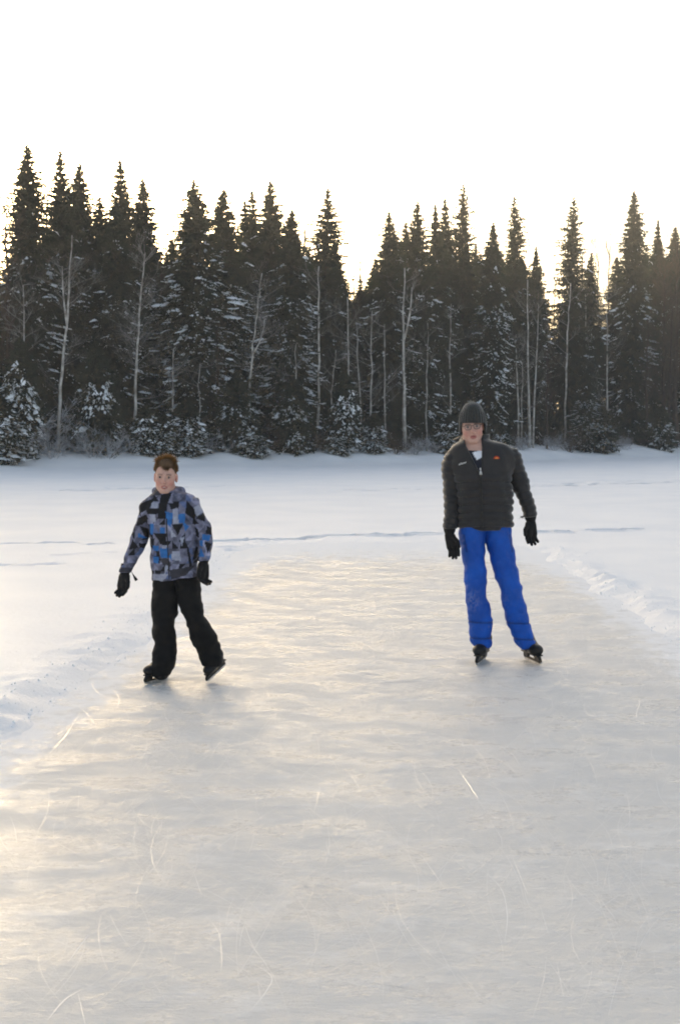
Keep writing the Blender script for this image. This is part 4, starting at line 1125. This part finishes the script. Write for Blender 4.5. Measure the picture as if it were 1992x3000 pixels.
        for a, b in (((322, 1150), (345, 1290)), ((742, 1150), (764, 1290))):
            p, q = S.at(*a, 0), S.at(*b, 0); t = np.clip((v[:, 2] - p.z) / (q.z - p.z), 0, 1)
            w = .55 * np.exp(-((np.abs(v[:, 0] - (p.x + (q.x - p.x) * t)) - .022) / .006) ** 2) * (v[:, 2] < p.z) * (v[:, 2] > q.z) * (v[:, 1] < 0); c = c * (1 - w[:, None])
        return c
    solid('trousers', tr, xs2, ys2, zs2, M['blue_cloth'], root, blue)
    # body: head, neck, trunk and limbs as one skin
    hs = .0042
    o = S.at(412, 275, 0); u_, v_ = 1382.7, 1249.3; o = at_depth(u_, v_, S.o.y - .13) - S.o
    hx = axis((-.54, o.x - .115, .012), (o.x - .115, o.x + .125, hs), (o.x + .125, .34, .012)); hyy = axis((o.y - .06, o.y + .20, hs), (o.y + .20, .26, .012)); hz = axis((.10, o.z - .24, .014), (o.z - .24, o.z + .16, hs))
    G3 = grid(hx, hyy, hz)
    hd, Hc, Rm = head_sdf(G3, o, 1.0, R(-3), R(-7), R(4), .006)
    body = smin(hd, capsule(G3, tuple(o + Vector((.005, .085, -.075))), (nk.x - .01, .015, nk.z - .14), .058, .062), .02)
    inner = np.minimum(loft(G3, torso, 2.3, .02), np.minimum(loft(G3, armL), loft(G3, armR))) + .028
    for l in (legL, legR): inner = np.minimum(inner, loft(G3, l) + .026)
    wl, wr = S.at(245, 1150, -.05), S.at(898, 1040, -.03)
    for w_, t_ in ((wl, S.at(270, 1260, -.06)), (wr, S.at(905, 1130, -.04))): inner = np.minimum(inner, capsule(G3, tuple(w_), tuple(t_), .026, .016))
    body = smin(body, inner, .02)
    Ri = np.array(Rm.inverted())
    def body_col(v):
        q = (v - np.array(o)) @ Ri.T; q[:, 1] -= .075
        return skin_colors((q[:, 0], q[:, 1], q[:, 2]))
    solid('body', body, hx, hyy, hz, M['skin'], root, body_col)
    eyes(root, o, 1.0, Rm)
    # knitted hat with ribs
    rows = [(72, 420, 430, .008), (80, 396, 456, .03), (95, 369, 484, .058), (125, 348, 503, .085), (160, 331, 520, .099), (200, 320, 532, .106), (245, 316, 538, .112), (290, 318, 540, .112), (330, 322, 540, .106), (352, 328, 536, .100)]
    hst = S.st([(Y, a, b, o.y + .085, h) for Y, a, b, h in rows])
    kx, ky, kz = np.arange(o.x - .135, o.x + .145, .0035), np.arange(o.y - .06, o.y + .22, .0035), np.arange(o.z - .10, o.z + .19, .004)
    GK = grid(kx, ky, kz)
    hat = loft(GK, hst, 2.05, .006)
    xc = S.at(426, 200, o.y).x; th = np.arctan2(GK[1] - o.y - .085, GK[0] - xc)
    fl = sstep(o.z + .155, o.z + .08, GK[2])
    inner_h = hat + .009
    hat = hat - .0022 * np.cos(th * 30) * fl
    brim = S.at(430, 249, o.y - .02).z; eary = S.at(430, 345, o.y + .08).z
    front = sstep(o.y + .070, o.y + .025, GK[1])                       # the rim rises over the forehead
    rim = eary + (brim - eary) * front
    hat = smax(smax(hat, -inner_h, .002), rim - GK[2], .005)
    fold = S.at(430, 220, o.y).z - brim
    solid('knitted_hat', hat, kx, ky, kz, M['knit'], root)
    # spectacles
    sp_ = Geo(); lens = Geo()
    F_ = lambda x, y, z: Vector(o) + Rm @ Vector((x, y, z))
    for sx in (-1, 1):
        ring = []
        for (a, b) in ((.008, .008), (.012, .012), (.030, .013), (.050, .012), (.055, .008), (.053, -.010), (.046, -.018), (.030, -.020), (.015, -.018), (.010, -.010)):
            ring.append(F_(sx * a, -.020 + .35 * max(0, a - .03), b))
        sp_.tube(ring + [ring[0]], [.0021] * 11, 6); lens.add([tuple(p) for p in ring], [tuple(range(10))])
        sp_.tube([F_(sx * .055, -.012, .007), F_(sx * .074, .02, .005), F_(sx * .076, .09, .0)], [.0019] * 3, 5)
    sp_.tube([F_(-.009, -.021, .005), F_(0, -.025, .008), F_(.009, -.021, .005)], [.0018] * 3, 5)
    gl = link('spectacles', sp_.mesh('spectacles', M['frame'], True), root); link('lens', lens.mesh('lens', M['glass']), gl)
    # gloves
    glove(root, S.at(240, 1165, -.05), S.at(305, 1345, -.065) - S.at(240, 1165, -.05), (.55, -.45, .2), None, 1.08, .42, .05, 1, S.at(240, 1060, -.03), .043, .10)
    gr = glove(root, S.at(902, 1058, -.03), S.at(893, 1235, -.05) - S.at(902, 1058, -.03), (-.8, -.4, .0), None, 1.08, .50, .08, -1, S.at(893, 960, -.02), .042, .085)
    rnd = random.Random(4); g = Geo(); c = S.at(828, 1015, -.05)
    for _ in range(26): g.spike(c, c + Vector((rnd.gauss(0, .012), rnd.gauss(0, .01), rnd.gauss(0, .009))), .0022, rnd)
    g.tube([c, S.at(850, 1008, -.05)], [.004, .004], 5)
    link('strap', g.mesh('strap', M['frame']), gr)
    # skates
    k5 = lambda X, Y: ((1350 + X / 5.807 - 1230) * 2.779, (1840 + Y / 5.807 - 1150) * 2.779)
    skate(root, S.ground(*k5(410, 530)), S.ground(*k5(262, 640)), S.at(505, 2035, 0), 1.0, .055, lean=-.10)
    skate(root, S.ground(*k5(1090, 525)), S.ground(*k5(1345, 640)), S.at(862, 2035, 0), 1.0, .055, lean=.12)

def surf_y(vol, xs, ys, zs, x, z):
    """front skin of a field at (x, z)"""
    i = min(max(int(round((x - xs[0]) / (xs[1] - xs[0]))), 0), len(xs) - 1); k = min(max(int(round((z - zs[0]) / (zs[1] - zs[0]))), 0), len(zs) - 1)
    c = vol[i, :, k]; n = np.argmax(c < 0)
    if n == 0: return -.14
    return float(ys[n - 1] + (ys[n] - ys[n - 1]) * c[n - 1] / (c[n - 1] - c[n]))
build_man()

# ------------------------------------------------------------------ the boy
def build_boy():
    S = Figure(538, 2000, 'bareheaded boy on ice skates in black trousers and a patterned grey and blue jacket', 300, 1300, 3.15)
    root = S.root
    torso = S.st([(425, 520, 655, .0, .045), (450, 470, 770, .0, .072), (475, 430, 845, .0, .090), (520, 392, 868, .0, .105), (580, 385, 880, -.005, .115), (640, 405, 870, -.01, .120), (740, 424, 868, -.012, .125), (850, 436, 872, -.012, .125), (950, 445, 880, -.01, .125), (1050, 450, 885, -.005, .126),
                  (1150, 458, 882, 0, .126), (1215, 462, 876, 0, .124), (1245, 464, 868, 0, .120), (1268, 466, 860, 0, .112)])
    armL = S.st([(520, 385, 480, 0, .07), (590, 350, 455, 0, .072), (700, 320, 440, .0, .068), (780, 293, 436, .0, .064), (850, 270, 434, 0, .060), (905, 254, 425, -.005, .058), (950, 238, 394, -.01, .055), (1020, 214, 360, -.02, .052), (1100, 184, 318, -.03, .050), (1165, 164, 278, -.04, .047), (1180, 162, 270, -.04, .045)])
    armR = S.st([(500, 800, 885, 0, .07), (570, 812, 903, 0, .072), (650, 826, 948, 0, .068), (705, 838, 972, 0, .066), (730, 843, 996, 0, .066), (800, 855, 1008, -.005, .066), (860, 868, 1016, -.015, .064), (910, 876, 1018, -.025, .061), (1000, 878, 1005, -.05, .056), (1070, 878, 1000, -.065, .052), (1082, 880, 998, -.068, .050)])
    legL = S.st([(1235, 466, 700, 0, .11), (1350, 465, 700, 0, .108), (1450, 456, 702, 0, .102), (1530, 447, 701, -.01, .096), (1590, 458, 697, -.015, .092), (1625, 466, 670, -.02, .088), (1680, 464, 664, -.02, .084), (1705, 459, 664, -.02, .084), (1750, 463, 676, -.015, .082), (1800, 478, 686, -.01, .080), (1842, 490, 690, 0, .080), (1880, 470, 692, 0, .082), (1950, 449, 686, 0, .086), (2040, 450, 668, 0, .088), (2100, 448, 650, 0, .086), (2135, 455, 640, 0, .08)])
    legR = S.st([(1235, 660, 905, 0, .11), (1350, 670, 912, 0, .108), (1450, 696, 912, 0, .102), (1500, 712, 928, -.005, .098), (1550, 730, 944, -.01, .094), (1600, 757, 948, -.01, .090), (1650, 783, 982, -.01, .088), (1690, 793, 1003, 0, .086), (1740, 798, 1036, .01, .084), (1790, 806, 1062, .02, .082), (1850, 842, 1082, .035, .080), (1900, 864, 1094, .045, .080), (1950, 888, 1104, .055, .082), (2000, 905, 1112, .06, .082), (2035, 925, 1114, .06, .078)])
    st = .0055
    xs, ys, zs = np.arange(-.46, .32, st), np.arange(-.19, .19, .0065), np.arange(.64, 1.30, st)
    G = grid(xs, ys, zs); X, Y, Z = G
    tor = loft(G, torso, 2.3, .012); aL, aR = loft(G, armL, 2.2, .008), loft(G, armR, 2.2, .008)
    zt = S.at(600, 1240, 0).z
    hemcut = S.at(465, 1268, 0).z; hemR = S.at(850, 1224, 0).z; xa, xb = S.at(465, 1268, 0).x, S.at(850, 1224, 0).x
    tor = smax(tor, hemcut + (hemR - hemcut) * np.clip((X - xa) / (xb - xa), 0, 1.2) - Z, .006)
    folds = wrinkle(G, .005, 3, 12, 22) + wrinkle(G, .003, 9, 26, 40)
    j = smin(smin(tor, aL + wrinkle(G, .004, 12, 20, 48), .008), aR + wrinkle(G, .004, 15, 20, 44), .008) + folds
    nk = S.at(585, 440, 0)
    collar = np.maximum(np.abs(np.sqrt((X - nk.x) ** 2 + (Y - .005) ** 2) - .066) - .011, np.maximum(Z - nk.z - .012 + .35 * np.minimum(0, Y + .01) * -1 * 0.6, nk.z - .07 - Z))
    j = smin(j, collar, .02)
    j = smax(j, -capsule(G, (nk.x, .0, nk.z - .02), (nk.x, .0, nk.z + .2), .053, .058), .006)
    hood = smin(capsule(G, tuple(S.at(500, 440, .05)), tuple(S.at(600, 425, .10)), .030, .034), capsule(G, tuple(S.at(600, 425, .10)), tuple(S.at(725, 440, .03)), .034, .032), .02)
    j = smin(j, hood, .012)
    base_t = j
    BLK, BLU, WHT, GRY = (.012, .012, .014), (.035, .155, .42), (.34, .36, .44), (.05, .048, .058)
    polys = [(BLK, p) for p in ([(540, 470), (640, 450), (605, 560), (592, 690), (518, 690), (526, 560)], [(400, 600), (530, 595), (530, 645), (415, 652)], [(610, 545), (706, 545), (680, 602), (640, 602)], [(648, 740), (752, 740), (706, 842)],
             [(525, 825), (602, 825), (597, 932), (535, 927)], [(757, 868), (802, 966), (718, 966)], [(778, 520), (842, 600), (852, 712), (768, 642)], [(858, 690), (937, 636), (942, 724)], [(848, 760), (882, 800), (892, 872), (860, 862)],
             [(938, 898), (1006, 928), (972, 1012)], [(330, 560), (520, 485), (470, 532), (440, 592), (345, 645), (330, 590)], [(315, 690), (402, 656), (424, 692), (362, 752), (305, 762)], [(335, 756), (432, 800), (424, 884), (380, 862)],
             [(270, 886), (334, 962), (235, 984)], [(328, 918), (410, 930), (394, 978), (338, 962)], [(783, 955), (801, 955), (828, 1142), (806, 1142)], [(860, 950), (882, 960), (862, 1062), (828, 1082)], [(498, 988), (532, 988), (542, 1082), (508, 1062)],
             [(484, 1168), (548, 1168), (542, 1202), (488, 1202)], [(438, 878), (484, 873), (472, 962), (444, 922)], [(880, 560), (935, 620), (905, 640)], [(960, 760), (1012, 790), (1000, 850), (950, 830)])]
    polys += [(GRY, p) for p in ([(540, 1058), (600, 1048), (642, 1102), (622, 1182), (558, 1102)], [(624, 1160), (852, 1128), (772, 1216), (640, 1247)], [(466, 410), (560, 430), (530, 480), (455, 480)], [(150, 1140), (280, 1150), (270, 1190), (150, 1190)], [(640, 690), (660, 690), (655, 740), (620, 740)])]
    polys += [(BLU, p) for p in ([(590, 620), (662, 640), (642, 772), (598, 722)], [(698, 650), (772, 640), (762, 732), (704, 722)], [(438, 740), (478, 740), (472, 842), (440, 832)], [(542, 768), (590, 768), (588, 824), (545, 822)], [(464, 938), (528, 938), (522, 988), (470, 986)],
              [(538, 960), (624, 960), (612, 1048), (540, 1046)], [(468, 1040), (528, 1040), (522, 1104), (474, 1100)], [(904, 955), (948, 1038), (892, 1042)], [(893, 898), (932, 888), (926, 952), (898, 940)], [(918, 838), (994, 850), (982, 902), (924, 890)], [(320, 826), (404, 878), (325, 872)], [(748, 718), (804, 762), (770, 812)], [(610, 1040), (660, 1000), (650, 1070)])]
    polys += [(WHT, p) for p in ([(658, 600), (704, 598), (712, 737), (658, 737)], [(640, 780), (692, 852), (645, 862)], [(440, 650), (492, 648), (502, 722), (448, 720)], [(650, 990), (722, 988), (732, 1082), (648, 1062)], [(720, 860), (762, 858), (742, 944)], [(558, 930), (604, 930), (600, 962), (558, 962)], [(455, 545), (520, 540), (515, 592), (450, 595)], [(838, 590), (900, 560), (930, 630), (862, 678)], [(460, 1205), (620, 1200), (560, 1268), (462, 1268)], [(590, 1110), (620, 1130), (575, 1230)])]
    PP = [(c, S.poly(p, -.1)) for c, p in polys]
    def coat(v):
        x, y, z = v[:, 0], v[:, 1], v[:, 2]; n = len(x)
        c = np.tile(np.array([.165, .17, .235]), (n, 1)) * (1 + .75 * fbm(x * 42, z * 34 + y * 18, 3, 4))[:, None]
        def cells(a, b, s1, s2, seed):
            i, k = np.floor(a / s1), np.floor(b / s2); fa, fb = a / s1 - i, b / s2 - k
            h = np.sin(i * 91.7 + k * 37.3 + seed) * 4375.85; h = h - np.floor(h)
            t = np.where(h > .5, fa + fb < 1.0, fa < fb); h2 = np.sin(i * 17.1 + k * 71.9 + seed * 3 + t * 5.5) * 9375.5; return h2 - np.floor(h2)
        h = cells(x + .3, z, .042, .05, 1.0)
        c[h < .10] = BLK; c[(h > .1) & (h < .24)] *= 0.55; c[h > .84] *= 1.6; m = (h > .62) & (h < .68); c[m] = c[m] * .5 + np.array([.05, .10, .24]) * .7
        fr = y < surf
        hb = cells(y + .2 + x * .4, z + .01, .05, .06, 7.0)
        bk = ~fr; c[bk & (hb < .30)] = BLK; c[bk & (hb > .82)] = BLU; c[bk & (hb > .7) & (hb < .78)] = WHT
        for col, p in PP:
            m = fr & inside(p, x, z); c[m] = np.array(col) * (1 + (.25 * fbm(x[m] * 60, z[m] * 60, 5, 2)[:, None] if col != BLK else 0))
        return np.clip(c, .008, 1)
    surf = .03
    jk = solid('ski_jacket', j, xs, ys, zs, M['jacket_print'], root, coat)
    g = Geo(); pts = []
    for t in range(12):
        p = S.at(598 + 22 * t / 11, 690 + 555 * t / 11, -.12); y = surf_y(base_t, xs, ys, zs, p.x, p.z); pts.append(Vector((p.x, y - .0005, p.z)))
    g.tube(pts, [.004] * 12, 6); link('zip', g.mesh('zip', M['zip'], True), jk)
    # trousers
    x2, y2, z2 = np.arange(-.20, .26, .0065), np.arange(-.16, .20, .007), np.arange(.02, .74, .0065)
    G2 = grid(x2, y2, z2)
    tr = smin(loft(G2, legL, 2.2, .008), loft(G2, legR, 2.2, .008), .010) + wrinkle(G2, .005, 21, 16, 28) + wrinkle(G2, .003, 27, 34, 60)
    solid('trousers', tr, x2, y2, z2, M['black_cloth'], root)
    # body
    o = at_depth(482.7, 1398, S.o.y - .085) - S.o; K = .885; hs = .0038
    hx = axis((-.46, o.x - .105, .012), (o.x - .105, o.x + .105, hs), (o.x + .105, .32, .012)); hy = axis((o.y - .05, o.y + .18, hs), (o.y + .18, .24, .012)); hz = axis((.10, o.z - .18, .014), (o.z - .18, o.z + .14, hs))
    G3 = grid(hx, hy, hz)
    hd, Hc, Rm = head_sdf(G3, o, K, R(2), R(2), R(2), .005)
    body = smin(hd, capsule(G3, tuple(o + Vector((.0, .075, -.07))), (nk.x, .01, nk.z - .10), .043, .046), .02)
    inner = np.minimum(loft(G3, torso), np.minimum(loft(G3, armL), loft(G3, armR))) + .026
    for l in (legL, legR): inner = np.minimum(inner, loft(G3, l) + .025)
    wl, wr = S.at(215, 1190, -.045), S.at(935, 1110, -.075)
    for w_, t_ in ((wl, S.at(190, 1290, -.05)), (wr, S.at(930, 1190, -.09))): inner = np.minimum(inner, capsule(G3, tuple(w_), tuple(t_), .022, .014))
    body = smin(body, inner, .018)
    Ri = np.array(Rm.inverted())
    def body_col(v):
        q = (v - np.array(o)) @ Ri.T / K; q[:, 1] -= .075
        return skin_colors((q[:, 0], q[:, 1], q[:, 2]))
    solid('body', body, hx, hy, hz, M['skin'], root, body_col)
    eyes(root, o, K, Rm)
    F_ = lambda x, y, z: Vector(o) + Rm @ (Vector((x, y + .075, z)) * K)
    g = Geo(); w = [F_(-.012 + .006 * i, -.086 + .004 * abs(i - 2) * .5, -.0705) for i in range(5)]; w2 = [p + Vector((0, .001, -.004)) for p in w]
    g.add([tuple(p) for p in w + w2], [(i, i + 1, 6 + i, 5 + i) for i in range(4)]); link('teeth', g.mesh('teeth', M['tooth']), root)
    # hair: a cap over the skull and many loose tufts
    gx, gy, gz = np.arange(o.x - .11, o.x + .11, .004), np.arange(o.y - .05, o.y + .19, .004), np.arange(o.z - .07, o.z + .16, .004)
    GK = grid(gx, gy, gz); q = [(GK[i] - o[i]) for i in range(3)]
    x, y, z = [(Ri[i][0] * q[0] + Ri[i][1] * q[1] + Ri[i][2] * q[2]) / K for i in range(3)]; y = y - .075
    cap = ellipsoid([x, y, z], (0, .018, .050), (.081, .096, .090))
    cap = smin(cap, ellipsoid([x, y, z], (.008, -.045, .100), (.044, .038, .032)), .02)
    line = np.interp(y, [-.11, -.078, -.055, -.02, .01, .05, .12], [.090, .084, .074, .030, .002, -.03, -.07])
    line = line - .026 * np.exp(-((x - .010) / .022) ** 2) * (y < -.045) - .006 * np.exp(-((x - .045) / .02) ** 2) * (y < -.03)
    cap = smax(cap, line - z, .006) * K + .0018 * np.sin(x * 260 + z * 60) * np.sin(y * 130 + 1)
    ho = solid('hair', cap, gx, gy, gz, M['hair'], root)
    rnd = random.Random(12); g = Geo()
    for i in range(3200):
        a, b = rnd.uniform(0, 6.28), math.acos(rnd.uniform(-.15, 1))
        dx, dy, dz = math.sin(b) * math.cos(a), math.sin(b) * math.sin(a), math.cos(b)
        p = Vector((.080 * dx, .018 + .095 * dy, .050 + .089 * dz))
        if p.z < float(np.interp(p.y, [-.11, -.078, -.055, -.02, .01, .05, .12], [.096, .090, .082, .040, .012, -.02, -.06])): continue
        n = Vector((dx, dy, dz)); flow = Vector((.5 * (1 if p.x > -.03 else -1) + rnd.gauss(0, .4), -.5 + rnd.gauss(0, .4), .15 + rnd.gauss(0, .4)))
        d = (flow - n * flow.dot(n) * .6 + n * rnd.uniform(.25, .95)).normalized()
        L_ = rnd.uniform(.014, .040) * (1.35 if dz > .6 else .55)
        g.spike(F_(*p), F_(*(p + d * L_)), .0016, rnd)
    for i in range(80):                                                   # fringe
        xx = rnd.gauss(.010, .013); p = Vector((xx, -.072 + 6 * xx * xx,   .096 - rnd.uniform(0, .02))); e = p + Vector((rnd.gauss(.004, .006), -.014, -.028 - rnd.uniform(0, .016) + 9 * (xx - .008) ** 2))
        g.spike(F_(*p), F_(*e), .0024, rnd)
    link('tufts', g.mesh('tufts', M['hair_backlit']), ho)['kind'] = 'stuff'
    # gloves
    gl = glove(root, S.at(205, 1205, -.045), S.at(205, 1385, -.065) - S.at(212, 1205, -.045), (.75, -.5, .1), None, 1.02, .62, .03, 1, S.at(232, 1120, -.035), .036, .075)
    glove(root, S.at(938, 1105, -.075), S.at(915, 1280, -.10) - S.at(938, 1105, -.075), (-.55, -.8, .0), None, 1.05, .85, .03, -1, S.at(942, 1020, -.06), .036, .075)
    g = Geo(); c, e = S.at(283, 1203, -.05), S.at(318, 1262, -.05)
    g.tube([S.at(262, 1170, -.05), S.at(275, 1188, -.05), c, c.lerp(e, .3), c.lerp(e, .75), e], [.0016, .0016, .003, .006, .011, .012], 6)
    link('cord', g.mesh('cord', M['glove'], True), gl)
    # skates
    a, b = S.ground(600, 2165), S.ground(400, 2222); m = (a + b) / 2; d = (b - a).normalized() * .125
    skate(root, m - d, m + d, S.at(545, 2105, 0), .84, .056, lean=-.06)
    tip = S.ground(968, 2203); d = (S.at(1078, 2100, .12) - tip).normalized()
    skate(root, tip + d * .22, tip, S.at(1010, 1990, .045), .76, .052, lean=-.10)
build_boy()

# ------------------------------------------------------------------ haze added to lift the forest darks and give a glow
def haze():
    m = bpy.data.materials.new('haze'); m.use_nodes = True; nt = m.node_tree
    for n in list(nt.nodes): nt.nodes.remove(n)
    o = nt.nodes.new('ShaderNodeOutputMaterial'); v = nt.nodes.new('ShaderNodeVolumePrincipled')
    v.inputs['Color'].default_value = (0.92, 0.94, 0.96, 1); v.inputs['Density'].default_value = 0.0005; v.inputs['Anisotropy'].default_value = 0.4
    nt.links.new(v.outputs[0], o.inputs['Volume'])
    x0, x1, y0, y1, z0, z1 = -430, 430, -130, 640, -1.5, 36
    vs = [(x, y, z) for z in (z0, z1) for x, y in ((x0, y0), (x1, y0), (x1, y1), (x0, y1))]
    tag(link('haze', mesh('haze', vs, [(3, 2, 1, 0), (4, 5, 6, 7), (0, 1, 5, 4), (1, 2, 6, 5), (2, 3, 7, 6), (3, 0, 4, 7)], m)), 'thin added haze that lifts and warms the dark forest', kind='stuff')
haze()
